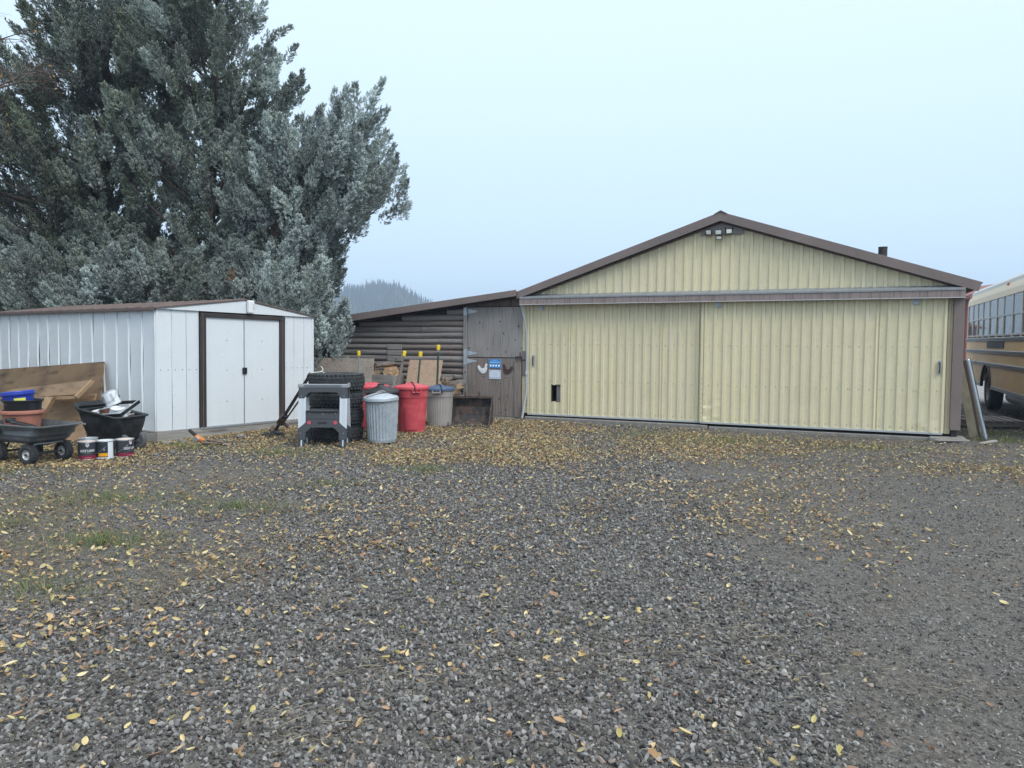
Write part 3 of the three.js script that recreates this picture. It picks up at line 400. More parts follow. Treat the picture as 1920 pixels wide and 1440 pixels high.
// ---------------------------------------------------------------- white metal shed
{
  const sh = thing('metal_shed', 'white metal garden shed with brown-framed double doors on a timber base', 'shed', [-5.36, 0, -11.23], 57.4 * deg);
  sh.rotation.set(0, 57.4 * deg, -.014, 'YXZ');
  const W = 3.08, D = 5.4, E = 2.03, PK = 2.235, mid = W / 2, ry = x => PK - Math.abs(x - mid) / mid * (PK - E + .0), B = .16;
  const base = part('timber_base', sh); mesh('skid_beam', [bx(-.03, W + .03, -.06, .135, -.02, .045, .006)], M.skid, base); mesh('skid_beam', [bx(-.03, .03, -.06, .13, -D, -.025, .006)], M.skid, base); mesh('skid_beam', [bx(W - .03, W + .03, -.06, .13, -D, -.025, .006)], M.skid, base); mesh('floor_deck', [bx(-.02, W + .02, .136, .155, -D, .035, .004)], M.greyWood, base);
  // front wall: narrow flat panels with standing seams
  mesh('wall_backing', [bx(.01, .72, B, E - .01, -.03, -.016, .002)], M.zinc, sh); mesh('wall_backing', [bx(2.39, W - .01, B, E - .02, -.03, -.016, .002)], M.zinc, sh);
  const seam = (x, y0, y1, z) => bx(x - .003, x + .001, y0, y1, -.012, .004, .001);
  const fx = [0, .245, .49, .71]; for (let i = 0; i < 3; i++) mesh('wall_panel', [ribSheet(fx[i] + .004, fx[i + 1] - .004, B, E, { pitch: 9, rw: .004, rh: .003, phase: 4, seed: 800 + i, buckle: .007, ny: 10 }), seam(fx[i + 1] - .004, B, E, -.002)], M.white, sh);
  const gx = [2.40, 2.63, 2.86, W]; for (let i = 0; i < 3; i++) mesh('wall_panel', [ribSheet(gx[i] + .004, gx[i + 1] - .004, B, E - .02, { pitch: 9, rw: .004, rh: .003, phase: 4, seed: 810 + i, buckle: .007, ny: 10 }), seam(gx[i + 1] - .004, B, E - .02, -.002)], M.white, sh);
  mesh('corner_trim', [bx(-.012, .03, B, E, -.03, .012, .004)], M.white, sh); mesh('corner_trim', [bx(W - .03, W + .012, B, E - .02, -.03, .012, .004)], M.white, sh);
  mesh('gable', [fin(ext([[-.03, E - .015], [W + .03, E - .015], [W + .03, E + .01], [mid, PK], [-.03, E + .01]], .02, .002).translate(0, 0, .014))], M.white, sh);
  const fr = mesh('door_frame', [bx(.715, .815, B, 1.985, .004, .05, .006), bx(2.285, 2.395, B, 1.965, .004, .05, .006), bx(.715, 2.395, 1.925, 1.99, .005, .053, .006)], M.darkBrown, sh); mesh('frame_groove', [bx(.745, .758, B, 1.98, .048, .055, .002)], M.brown, fr); mesh('frame_groove', [bx(2.33, 2.343, B, 1.96, .048, .055, .002)], M.brown, fr);
  for (const [a, b, l] of [[.82, 1.545, 0], [1.552, 2.28, 1]]) { const d = mesh('door', [ribSheet(a, b, B + .01, 1.93, { pitch: .12, rw: .03, rh: .0008, phase: a, buckle: .004, seed: 820 + l, ny: 8 }).translate(0, 0, .018), bx(a, b, B + .01, 1.93, -.0, .0165, .003)], M.white, sh); mesh('door_edge', [l ? bx(a - .002, a + .006, B + .01, 1.93, .014, .025, .002) : bx(b - .006, b + .0015, B + .01, 1.93, .014, .024, .002)], M.zinc, d); const s = []; for (const y of [.56, 1.07, 1.56]) s.push(at(cyl(.007, .007, .006, 6), (a + b) / 2 + (l ? .0 : .03), y, .023, Math.PI / 2)); stuff(mesh('screws', s, M.darkSteel, d)); if (l) { mesh('handle', [bx(a - .045, a - .005, 1.0, 1.11, .025, .05, .006), bx(a + .0, a + .04, 1.0, 1.11, .025, .05, .006)], M.matteBlack, d); mesh('tape_strip', [at(cbox(.03, .14, .002, .0005), a + .185, .985, .0215, 0, 0, .06)], M.paperWhite, d); } }
  mesh('lower_track', [bx(.71, 2.40, .137, .168, .036, .052, .003)], M.zinc, sh);
  { const s = []; for (let x = .06; x < W; x += .12) if (x < .7 || x > 2.42) s.push(at(cyl(.006, .006, .006, 6), x, 1.09, .006, Math.PI / 2)); stuff(mesh('screws', s, M.darkSteel, sh)); }
  // long left side: ribbed sheets
  const side = part('side_wall', sh); side.rotation.y = -Math.PI / 2; // local x runs back along the shed after the turn
  for (let k = 0; k < 15; k++) { const a = -k * .352; const g = ribSheet(-.352, 0, B, E - .01, { pitch: .352, phase: -.02, rw: .010, rh: .024, seed: 840 + k, buckle: .009, ny: 12 }); g.translate(a, 0, 0); mesh('side_panel', g, M.white, side); }
  mesh('side_wall', [bx(W - .01, W, B, E - .01, -D, -.03, .002)], M.white, sh); mesh('back_wall', [bx(0, W, B, E, -D, -D + .02, .002)], M.white, sh);
  const rf = mesh('roof', [fin((() => { const a = [], n = 15; for (const s of [-1, 1]) for (let k = 0; k < n; k++) { const z0 = .045 - (D + .08) * k / n, z1 = .045 - (D + .08) * (k + 1) / n, xe = s < 0 ? -.06 : W + .06, ye = E - .006; const A = [mid, PK + .012, z0], Bq = [mid, PK + .012, z1], C = [xe, ye, z1], Dq = [xe, ye, z0]; a.push(...A, ...C, ...Bq, ...A, ...Dq, ...C); a.push(A[0], A[1] - .02, A[2], Bq[0], Bq[1] - .02, Bq[2], C[0], C[1] - .02, C[2], A[0], A[1] - .02, A[2], C[0], C[1] - .02, C[2], Dq[0], Dq[1] - .02, Dq[2]); } return fromTris(a); })(), 'x')], M.roofLitter, sh);
  for (let k = 0; k < 17; k++) mesh('roof_rib', [at(cbox(.03, .018, 1.62, .006), 0, 0, 0, 0, Math.PI / 2, 0)].map(g => at(g, 0, 0, 0, 0, 0, Math.atan2(PK + .012 - (E - .006), mid + .06)).translate(mid / 2 - .03, (PK + E) / 2 + .012, .03 - k * .33)), M.brown, rf);
  mesh('eave_trim', [bx(-.072, -.05, E - .045, E + .002, -D - .03, .05, .004)], M.brown, rf);
  for (const s of [-1, 1]) { const xe = s < 0 ? -.07 : W + .07, p = [[mid, PK + .018], [mid, PK + .002], [xe, E - .012], [xe, E + .004]]; mesh('rake_trim', [fin(ext(s < 0 ? p.slice().reverse() : p, .022, .003).translate(0, 0, .032), 'x')], M.brown, rf); }
  const li = mesh('sensor_light', [at(cbox(.115, .215, .07, .015), mid + .09, 2.125, .088)], M.paperWhite, sh); mesh('lens', [at(cbox(.045, .11, .02, .008), mid + .125, 2.14, .121)], flat(.6, .62, .63, .3), li);
}

// ---------------------------------------------------------------- tyre stack
{
  const h = .262, prof = [[.2, .04], [.225, .02], [.27, .006], [.32, .0], [.365, .008], [.395, .026], [.412, .055], [.42, .09], [.422, h / 2], [.42, h - .09], [.412, h - .055], [.395, h - .026], [.365, h - .008], [.32, h], [.27, h - .006], [.225, h - .02], [.2, h - .04], [.205, h / 2], [.2, .04]];
  const carcass = lathe(prof, 56);
  const lugs = []; for (let i = 0; i < 40; i++) for (const [y, hh, w, r, tz, tw, o] of [[.036, .05, .036, .402, -.62, .12, 0], [.085, .04, .046, .418, -.1, -.3, .4], [.131, .032, .05, .4215, 0, .35, .1], [.177, .04, .046, .418, .1, -.3, .55], [.226, .05, .036, .402, .62, .12, .25]]) { const g = cbox(.016, hh, w, .003); at(g, 0, 0, 0, tw, 0, 0); at(g, 0, 0, 0, 0, 0, -tz); g.translate(r, y, 0); g.rotateY((i + o) / 40 * Math.PI * 2); lugs.push(g); }
  const tread = mergeGeometries(lugs);
  const labels = ['topmost worn tyre of the stack, with white cord lying on it', 'second tyre from the top of the stack behind the sawhorse', 'third tyre from the top of the stack behind the sawhorse', 'bottom tyre of the stack, resting on the leaves'];
  for (let k = 0; k < 4; k++) { const t = thing('tyre', labels[k], 'tyre', [-2.745 + [.02, -.005, .0, -.015][k] , (3 - k) * .2625, -11.62 + [.02, -.01, .015, 0][k]], k * 1.3, 'stack of worn tyres'); mesh('carcass', carcass, M.rubber, t); mesh('tread', tread, M.rubber, t); }
  const c = mesh('cord', [tube([[-.13, .005, .02], [-.05, .012, .03], [.01, .02, -.01], [.035, .05, -.02], [.02, .085, -.03], [0, .1, -.03]], .006, 30, 6), tube([[.01, .02, -.01], [.05, .012, .02], [.075, .006, .05]], .006, 12, 6)], flat(.72, .73, .7, .8)); c.position.set(-2.93, 1.052, -11.4); tag(c, 'short white cord lying on the top tyre', 'cord');
}
// ---------------------------------------------------------------- folding sawhorse
{
  const s = thing('sawhorse', 'folding black plastic sawhorse with silver legs beside the tyre stack', 'sawhorse', [-2.765, 0, -10.98], .02);
  const W = .36; // half width
  const top = mesh('top_tray', [bx(-.37, .37, .86, .872, -.075, .075, .003), bx(-.37, .37, .872, .905, .062, .075, .003), bx(-.37, .37, .872, .905, -.075, -.062, .003), bx(-.37, -.355, .872, .912, -.062, .062, .003), bx(.355, .37, .872, .925, -.062, .062, .003), bx(.29, .315, .872, .905, -.062, .062, .002)], M.greyPlastic, s);
  { const g = []; for (let i = 0; i < 34; i++) g.push(bx(-.27 + i * .016, -.263 + i * .016, .866, .902, .075, .079, .001)); stuff(mesh('ribbing', g, M.charcoal, top)); }
  for (const [f, z, rx] of [[1, .06, -.13], [-1, -.06, .13]]) {
    const fr = part(f > 0 ? 'front_leg_frame' : 'rear_leg_frame', s); fr.position.set(0, .86, z); fr.rotation.x = rx; const y = q => q - .86, d = .05, z0 = -.025;
    const up = [[-.35, y(.858)], [.35, y(.858)], [.35, y(.705)], [.272, y(.705)], [.20, y(.79)], [-.20, y(.79)], [-.272, y(.705)], [-.35, y(.705)]];
    mesh('upper_yoke', [fin(ext(up.slice().reverse(), d, .005).translate(0, 0, z0)), bx(-.07, .07, y(.79), y(.812), z0 + d, z0 + d + .006, .002)], M.charcoal, fr);
    const lo = [[-.35, y(.255)], [-.235, y(.345)], [-.235, y(.505)], [.235, y(.505)], [.235, y(.345)], [.35, y(.255)], [.35, y(.095)], [.245, y(.095)], [.245, y(.20)], [.165, y(.275)], [-.165, y(.275)], [-.245, y(.20)], [-.245, y(.095)], [-.35, y(.095)]];
    const lower = mesh('lower_yoke', [fin(ext(lo.slice().reverse(), d, .005).translate(0, 0, z0)), bx(-.235, .235, y(.505), y(.525), z0 - .02, z0 + d + .03, .004), bx(-.235, .235, y(.40), y(.408), z0 + d, z0 + d + .006, .002)], M.charcoal, fr);
    for (const x of [-.19, .19]) mesh('reflector', [at(cyl(.028, .028, .008, 16), x, y(.345), z0 + d + .003, Math.PI / 2)], M.redFoil, lower);
    mesh('lift_slot', [bx(-.065, .065, y(.325), y(.355), z0 + d - .001, z0 + d + .003, .004)], M.matteBlack, lower);
    for (const x of [-.3, .3]) { const leg = mesh('leg', [fin(ext([[x - .052, y(.72)], [x + .052, y(.72)], [x + .052 , y(x > 0 ? .24 : .35)], [x - .052, y(x > 0 ? .35 : .24)]].reverse(), .03, .003).translate(0, 0, z0 + .012)), bx(x - .012, x - .006, y(.34), y(.71), z0 + .042, z0 + .047, .001), bx(x + .012, x + .018, y(.34), y(.71), z0 + .042, z0 + .047, .001)], M.alu, fr); mesh('foot', [bx(x - .04, x + .04, y(.0), y(.1), z0 + .002, z0 + .04, .006), bx(x - .05, x - .035, y(.0), y(.1), z0, z0 + .045, .004)], M.charcoal, leg); mesh('foot_rail', [bx(x - .008, x + .012, y(.0), y(.1), z0 + .041, z0 + .048, .002)], M.alu, leg); }
    const sc = []; for (const [x, q] of [[-.31, .73], [.31, .73], [-.31, .19], [.31, .19], [-.19, .475], [.19, .475], [0, .475], [.02, .46]]) sc.push(at(cyl(.007, .007, .006, 6), x, y(q), z0 + d + .003, Math.PI / 2)); stuff(mesh('screws', sc, M.wireSteel, fr));
  }
}
// ---------------------------------------------------------------- bins
{
  const can = thing('trash_can', 'dented galvanised metal trash can with round lid and wire handle', 'trash can', [-2.0, 0, -11.45], .15);
  const corr = (r0, r1, h, n, amp) => { const P = [], I = [], UV = [], s = n * 8, rows = [0, .045, .075, .1, .3, .5, .7, .9, .93, .96, 1]; rows.forEach(t => { for (let i = 0; i <= s; i++) { const a = i / s * 6.28318, k = sst(.045, .12, t) * (1 - sst(.87, .94, t)); let r = r0 + (r1 - r0) * t + amp * k * (Math.cos(a * n) > 0 ? Math.cos(a * n) ** .6 : Math.cos(a * n) * .3) + (t < .08 && t > .02 ? .006 : 0) + (t > .94 && t < .98 ? .007 : 0); r += .007 * (fbm(Math.cos(a) * 2 + 9, t * 3 + Math.sin(a) * 2, 900, 3) - .5); P.push(r * Math.cos(a), t * h, r * Math.sin(a)); UV.push(a * r0, t * h); } }); for (let j = 0; j < rows.length - 1; j++) for (let i = 0; i < s; i++) { const a = j * (s + 1) + i; I.push(a, a + s + 1, a + 1, a + 1, a + s + 1, a + s + 2); } const g = new THREE.BufferGeometry(); g.setAttribute('position', new THREE.Float32BufferAttribute(P, 3)); g.setAttribute('uv', new THREE.Float32BufferAttribute(UV, 2)); g.setIndex(I); g.computeVertexNormals(); return g; };
  const b = mesh('body', [raw(corr(.205, .248, .66, 30, .012)), lathe([[0, .02], [.2, .02], [.207, 0]], 40)], M.galv, can);
  const l = mesh('lid', [lathe([[.272, .64], [.275, .68], [.262, .69], [.25, .70], [.15, .735], [.05, .755], [0, .757]], 48), lathe([[.27, .638], [.277, .645], [.27, .652]], 48)], M.galv, can);
  l.rotation.set(.02, 0, .025); mesh('lid_grip', [tube([[-.07, .752, .02], [-.03, .775, .02], [.05, .775, .0], [.09, .745, -.01]], .006, 16, 6)], M.wireSteel, l);
  mesh('handle', [tube([[-.05, .60, .243], [-.045, .585, .275], [0, .578, .285], [.045, .585, .275], [.05, .60, .243]], .006, 16, 6), bx(-.065, .065, .598, .625, .238, .252, .004)], M.wireSteel, b);
  const twist = mesh('plastic_straps', [tube([[-.2, .70, .16], [-.05, .742, .12], [.1, .756, .05], [.23, .70, .02]], .006, 20, 5)], M.matteBlack, l);

  function bin(name, label, p, ry, r0, r1, h, mat, lidMat, lidH, flutes) {
    const t = thing(name, label, 'trash can', p, ry);
    const geo = (() => { const s = 96, rows = [[0, r0 - .01], [.02, r0], [h * .3, r0 + (r1 - r0) * .3], [h * .6, r0 + (r1 - r0) * .6], [h * .775, r0 + (r1 - r0) * .775], [h * .785, r1 + .004], [h * .96, r1 + .008], [h * .965, r1 + .022], [h, r1 + .022], [h, r1 - .01]], P = [], UV = [], I = []; rows.forEach(([y, r], j) => { for (let i = 0; i <= s; i++) { const a = i / s * 6.28318, q = r + (flutes && j > 0 && j < 5 ? .004 * (Math.cos(a * 32) > 0 ? 1 : -1) : 0); P.push(q * Math.cos(a), y, q * Math.sin(a)); UV.push(a * r1, y); } }); for (let j = 0; j < rows.length - 1; j++) for (let i = 0; i < s; i++) { const a = j * (s + 1) + i; I.push(a, a + s + 1, a + 1, a + 1, a + s + 1, a + s + 2); } const g = new THREE.BufferGeometry(); g.setAttribute('position', new THREE.Float32BufferAttribute(P, 3)); g.setAttribute('uv', new THREE.Float32BufferAttribute(UV, 2)); g.setIndex(I); g.computeVertexNormals(); return g; })();
    const b = mesh('body', [raw(geo), lathe([[0, .015], [r0 - .012, .015], [r0 - .01, 0]], 40)], mat, t);
    for (const s of [-1, 1]) mesh('handle', [at(cbox(.15, .018, .05, .006), 0, h * .90, 0), at(cbox(.018, .05, .05, .005), -.07, h * .925, 0), at(cbox(.018, .05, .05, .005), .07, h * .925, 0)].map(g => g.translate(.0, 0, s * (r1 + .03)).rotateY(.1)), mat, b);
    if (!flutes) mesh('raised_panel', [[-.10, .10]].map(() => { const out = [], f = (a, y, e) => { const r = r0 + (r1 - r0) * y / h + e; return [r * Math.sin(a), y, r * Math.cos(a)]; }; const A0 = -.62, A1 = .22, y0 = h * .06, y1 = h * .58, n = 10; for (let i = 0; i < n; i++) { const a = A0 + (A1 - A0) * i / n, c = A0 + (A1 - A0) * (i + 1) / n; out.push(...f(a, y0, .014), ...f(c, y0, .014), ...f(c, y1, .014), ...f(a, y0, .014), ...f(c, y1, .014), ...f(a, y1, .014), ...f(a, y1, .014), ...f(c, y1, .014), ...f(c, y1, -.002), ...f(a, y1, .014), ...f(c, y1, -.002), ...f(a, y1, -.002)); } for (const a of [A0, A1]) out.push(...f(a, y0, .014), ...f(a, y1, .014), ...f(a, y1, -.002), ...f(a, y0, .014), ...f(a, y1, -.002), ...f(a, y0, -.002)); return fin(fromTris(out)); }), mat, b);
    if (lidMat) { const l = mesh('lid', [lathe([[r1 + .024, h - .035], [r1 + .032, h - .03], [r1 + .032, h + .008], [r1 + .02, h + .018], [r1 - .02, h + .022], [r1 - .035, h + .03], [.12, h + lidH - .012], [.10, h + lidH], [0, h + lidH]], 48)], lidMat, t); mesh('lid_knob', [at(cbox(.16, .012, .035, .005), 0, h + lidH + .004, 0)], lidMat, l); }
    return t;
  }
  bin('trash_can', 'red plastic trash can with red lid beside the galvanised can', [-1.72, 0, -12.78], .3, .225, .272, .76, M.red, M.red, .065);
  bin('trash_can', 'second red plastic trash can tucked behind the tyre stack', [-2.5, 0, -13.3], .9, .225, .272, .74, M.red, M.red, .06);
  bin('trash_can', 'grey plastic trash can with blue lid next to the loader bucket', [-1.335, 0, -13.73], -.2, .215, .255, .68, M.binGrey, M.binBlue, .055, true);
  { const t = bin('trash_can', 'dark plastic trash can under a peaked black lid behind the galvanised can', [-2.16, 0, -12.38], .4, .22, .265, .70, M.blackPoly, null, 0); const l = mesh('lid', [lathe([[.30, .685], [.305, .70], [.295, .725], [.23, .745], [.12, .775], [.04, .82], [0, .83]], 40)], M.blackPoly, t); l.rotation.z = .02; mesh('lid_handle', [at(cbox(.12, .02, .03, .006), 0, .83, 0)], M.blackPoly, l); }
  const cordOver = (label, p, r, h, lh, ry) => { const t = mesh('bungee_cord', [tube([[-.02, h - .07, -r - .045], [-.015, h + .02, -r - .03], [0, h + lh + .012, -.09], [.01, h + lh + .014, .07], [.03, h + .034, r - .02], [.035, h + .02, r + .036], [.04, h - .05, r + .045], [.06, h - .085, r + .05]], .009, 40, 6)], M.matteBlack); t.position.set(...p); t.rotation.y = ry; return tag(t, label, 'cord'); };
  cordOver('black bungee cord stretched over the red lid', [-1.72, 0, -12.78], .272, .76, .065, .2); cordOver('black bungee cord stretched over the blue lid', [-1.335, 0, -13.73], .255, .68, .055, .1);
}
// ---------------------------------------------------------------- loader bucket
{
  const b = thing('loader_bucket', 'rusty black tractor loader bucket lying open against the Dutch door', 'bucket', [-.77, 0, -13.72], -.12);
  const c = [[.22, .01], [-.06, .012], [-.2, .05], [-.28, .16], [-.31, .32], [-.27, .45], [-.23, .5]], out = c.map(p => p), t = .014;
  const prof = [...c, ...c.slice().reverse().map(([z, y], i) => [z - t * .8, y - (i > 3 ? t : 0) + .002])];
  mesh('shell', [fin(extX(prof, -.37, .37), 'x')], M.rust, b);
  for (const x of [-.385, .37]) mesh('side_plate', [fin(extX([[.22, .0], [-.06, .0], [-.21, .04], [-.295, .155], [-.325, .32], [-.285, .455], [-.24, .512], [-.18, .5]], x, x + .016, .002))], M.rust, b);
  mesh('cutting_edge', [bx(-.385, .386, -.004, .014, .19, .29, .004)], M.darkSteel, b);
  mesh('top_rim', [at(cbox(.78, .05, .045, .006), 0, .505, -.225)], M.rust, b);
  for (const x of [-.13, .13]) mesh('hook', [fin(extX([[-.24, .5], [-.2, .5], [-.205, .6], [-.225, .615], [-.24, .6]], x - .012, x + .012, .002))], M.rust, b);
}
// ---------------------------------------------------------------- high-lift jack, hand winch, chain
{
  const a = V(-4.02, .015, -12.62), b = V(-3.17, 1.02, -11.74), d = b.clone().sub(a), L = d.length();
  const j = thing('farm_jack', 'black high-lift farm jack leaning from the shed onto the tyre stack', 'jack', [a.x, a.y, a.z]); j.quaternion.setFromUnitVectors(V(0, 1, 0), d.normalize());
  const holes = []; for (let y = .3; y < L - .05; y += .055) holes.push([...Array(10).keys()].map(i => [.011 * Math.cos(i / 10 * 6.283), y + .011 * Math.sin(i / 10 * 6.283)]));
  mesh('bar', [fin(ext([[-.024, 0], [.024, 0], [.024, L], [-.024, L]], .02, .002, holes).translate(0, 0, -.01))], M.darkSteel, j);
  mesh('base_plate', [bx(-.09, .09, -.012, .02, -.06, .06, .006)], M.rust, j);
  mesh('lift_mechanism', [bx(-.055, .055, .22, .40, -.045, .045, .008), bx(.03, .15, .24, .28, -.03, .03, .006), bx(-.03, .06, .40, .47, -.03, .04, .006), at(cyl(.02, .02, .1, 10), .03, .33, 0, Math.PI / 2)], M.rust, j);
  mesh('handle', [bar(V(.05, .38, .03), V(.075, 1.15, .035), .014, 8)], M.darkSteel, j);
  mesh('top_clamp', [bx(-.035, .035, L - .07, L - .0, -.025, .03, .005)], M.darkSteel, j);
}
{
  const w = thing('hand_winch', 'orange hand winch with black grip and coiled cable lying before the shed', 'winch', [-4.72, 0, -11.2], -.35);
  mesh('grip', [bar(V(-.22, .17, -.05), V(-.06, .09, -.02), .026, 12)], M.matteBlack, w);
  mesh('body', [at(cbox(.1, .09, .08, .015), -.02, .06, 0, 0, 0, -.5), at(cbox(.16, .06, .06, .015), .09, .04, .02, 0, -.2, -.12)], M.orange, w); mesh('drum', [at(cyl(.04, .04, .07, 16), .0, .055, .035, Math.PI / 2)], M.zinc, w);
  const p = []; for (let i = 0; i <= 60; i++) { const t = i / 60 * Math.PI * 6.2, r = .15 + .02 * Math.sin(t * .7); p.push([.36 + r * Math.cos(t), .02 + .006 * (i / 10) + .015 * Math.sin(t * 1.3), .12 + r * .55 * Math.sin(t)]); } mesh('cable', [tube(p, .015, 160, 6), tube([[.12, .04, .02], [.2, .05, .05], [.28, .06, .05], [.36, .07, .03]], .011, 16, 6)], surf(64, .2, (u, v) => { const k = .7 + .6 * vn(u * 16, v * 16, 930, 16, 16); return [.17 * k, .13 * k, .10 * k, .5]; }, { rough: .8 }), w);
}
{
  const c = thing('chain', 'small heap of black chain on the leaves near the jack', 'chain', [-3.85, 0, -12.0], 0); const q = rng(91), g = new THREE.TorusGeometry(.024, .006, 6, 12);
  const all = []; for (let i = 0; i < 46; i++) { const k = raw(g.clone()); k.scale(1, 1.5, 1); k.rotateX(q() * 3); k.rotateY(q() * 6); const r = .17 * Math.sqrt(q()), a = q() * 6.28; k.translate(r * Math.cos(a), .02 + .05 * q() * (1 - r / .2), r * .7 * Math.sin(a)); all.push(k); } stuff(mesh('links', all, M.darkSteel, c));
}
// ---------------------------------------------------------------- boards, posts and firewood in front of the log wall
{
  const lean = (name, label, cat, u0, u1, h, z0, z1, mat, grp) => { const t = mesh(name, [cbox(u1 - u0, h, .018, .003, 'x')], mat); const p = wallPt((u0 + u1) / 2, 0, 0); const ang = Math.atan2(z0 - z1, h); t.rotation.set(-ang, -23.93 * deg, 0, 'YXZ'); const c = wallPt((u0 + u1) / 2, h / 2 * Math.cos(ang) + .005, (z0 + z1) / 2); t.position.set(...c); return tag(t, label, cat, grp); };
  lean('particle_board', 'pale particle board standing upright behind the tyre stack', 'board', -5.0, -3.27, 1.17, .62, .5, M.particle);
  lean('strand_board', 'weathered brown strand board standing behind the red and grey trash cans', 'board', -2.57, -1.77, 1.2, .58, .2, M.osb);
  const post = (label, x, z, top, bx_, bz, r, mat, tip, rough) => { const a = V(bx_, -.02, bz), b = V(x, top, z), d = b.clone().sub(a), L = d.length(), t = thing('capped_post', label, 'post', [a.x, a.y, a.z], 0, 'posts with yellow caps'); t.quaternion.setFromUnitVectors(V(0, 1, 0), d.normalize()); const y1 = L - .14; mesh('shaft', rough ? [at(cyl(r * 1.05, r * .55, y1 - .1, 10), 0, (y1 - .1) / 2, 0), at(cyl(.015, .015, .12, 8), 0, y1 - .05, 0)] : [at(cyl(r, r, y1, 10), 0, y1 / 2, 0)], mat, t); if (tip) mesh('tip', [at(cyl(r * .85, r * .85, .1, 8), 0, y1 + .03, 0)], M.zinc, t); mesh('cap', [lathe([[0, L], [.03, L - .003], [.036, L - .015], [.036, L - .1], [.028, L - .104], [.026, L - .095]], 16), at(cyl(.037, .037, .012, 16), 0, L - .03, 0)], M.yellow, t); };
  post('galvanised post with yellow cap rising behind the particle board', -3.08, -15.0, 1.345, -3.08, -15.02, .018, M.zinc, true);
  post('leaning brown wooden post with yellow cap left of the strand board', -2.075, -14.45, 1.355, -2.34, -14.35, .052, M.logWood2, false, true);
  post('slim green post with yellow cap in front of the strand board', -1.755, -14.35, 1.345, -1.87, -14.3, .017, M.green, true);
  post('tall dark green post with yellow cap at the right edge of the strand board', -1.425, -14.45, 1.475, -1.47, -14.42, .021, M.green, true);
  // crate that carries the left firewood
  const c = thing('wooden_crate', 'grey plank crate carrying firewood behind the trash cans', 'crate', wallPt(-2.98, 0, .32), -23.93 * deg);
  for (let k = 0; k < 4; k++) mesh('plank', [bx(-.30, .2, .03 + k * .205, .225 + k * .205, .22, .24, .004, 'x')], M.greyWood, c); for (const x of [-.31, .19]) mesh('side_plank', [bx(x, x + .02, .02, .82, -.2, .219, .004, 'y')], M.greyWood, c); mesh('bottom', [bx(-.29, .19, .0, .03, -.2, .219, .004)], M.greyWood, c); mesh('back', [bx(-.29, .19, .03, .82, -.2, -.18, .004)], M.greyWood, c); mesh('shelf', [bx(-.289, .189, .76, .785, -.18, .219, .003)], M.greyWood, c);
  // split firewood
  const q = rng(404);
  const mkLog = (r, L, a0, a1, seed) => { const o = new THREE.Group(), n = 7, m = 4, bark = [], wood = []; const P = (i, k) => { const a = a0 + (a1 - a0) * i / n, rad = r * (1 + .16 * (hash(i, k, seed) - .5)); return [rad * Math.cos(a), rad * Math.sin(a), (k / m - .5) * L + .02 * (hash(i, k, seed + 2) - .5)]; }, Cc = k => [.018 * (hash(k, 1, seed) - .5), .018 * (hash(k, 2, seed) - .5), (k / m - .5) * L];
    for (let k = 0; k < m; k++) { for (let i = 0; i < n; i++) { const A = P(i, k), B = P(i + 1, k), C = P(i + 1, k + 1), D = P(i, k + 1); bark.push(...A, ...B, ...C, ...A, ...C, ...D); } for (const i of [0, n]) { const A = P(i, k), B = P(i, k + 1), C = Cc(k + 1), D = Cc(k); i ? wood.push(...A, ...D, ...C, ...A, ...C, ...B) : wood.push(...A, ...B, ...C, ...A, ...C, ...D); } }
    for (const k of [0, m]) for (let i = 0; i < n; i++) { const A = P(i, k), B = P(i + 1, k), C = Cc(k); k ? wood.push(...C, ...A, ...B) : wood.push(...C, ...B, ...A); }
    mesh('bark', [fin(fromTris(bark), 'z')], M.bark, o); mesh('split_face', [fin(fromTris(wood), 'z')], M.split, o); return o; };
  const kinds = [mkLog(.11, .36, -.2, 1.7, 1), mkLog(.10, .38, 0, 2.6, 5), mkLog(.12, .36, .1, 1.4, 9), mkLog(.085, .36, 0, Math.PI * 2, 13)];
  const put = (label, k, u, y, n, rx, ry, rz, s = 1) => { const o = kinds[k].clone(); o.name = numbered('firewood_log'); o.position.set(...wallPt(u, y, n)); o.rotation.set(rx, ry, rz, 'YXZ'); o.scale.setScalar(s); scene.add(o); tag(o, ['wedge of ', 'half-round piece of ', 'broad wedge of ', 'round unsplit log of '][k] + label, 'firewood', 'firewood by the log wall'); };
  const LA = 'firewood piled on the crate beside the particle board', LB = 'firewood in the heap between strand board and Dutch door';
  for (const a of [[3, -3.20, .872, .34, .05, -.4, 0], [1, -3.12, .985, .33, .1, -.9, .5, 1.15], [3, -3.0, .872, .32, 0, -.2, 1], [2, -2.88, .90, .33, .1, -.5, 3.9, 1.2], [0, -2.86, .83, .38, 0, .1, 1.2, .9], [0, -2.94, .99, .3, .1, -.3, 3.4, 1.05]]) put(LA, ...a);
  for (const a of [[3, -1.78, .10, .42, 0, -.4, 0, 1.15], [3, -1.57, .10, .44, 0, -.3, 2, 1.15], [3, -1.36, .09, .50, 0, -.5, 1], [3, -1.2, .08, .55, 0, -.2, .3], [1, -1.70, .27, .42, 0, -.5, .2, 1.1], [3, -1.48, .27, .44, 0, -.6, 2, 1.05], [2, -1.3, .20, .53, 0, -.35, .6, 1.1], [0, -1.19, .21, .55, .1, -.2, .2, 1.1], [1, -1.62, .43, .40, 0, -.7, .9, 1.15], [2, -1.40, .40, .46, 0, -.3, 3.6, 1.1], [0, -1.24, .33, .52, .15, -.5, .5], [1, -1.47, .58, .41, 0, 1.0, .3, 1.2], [2, -1.30, .50, .46, 0, -.3, 1.1, .9], [2, -1.64, .61, .38, -.1, -.4, 2.0], [0, -1.62, .70, .36, .3, .3, .8, .9], [2, -1.52, .73, .36, .2, -.3, .7, .85], [0, -1.38, .63, .40, .1, -.9, .1, 1.1]]) put(LB, ...a);
}

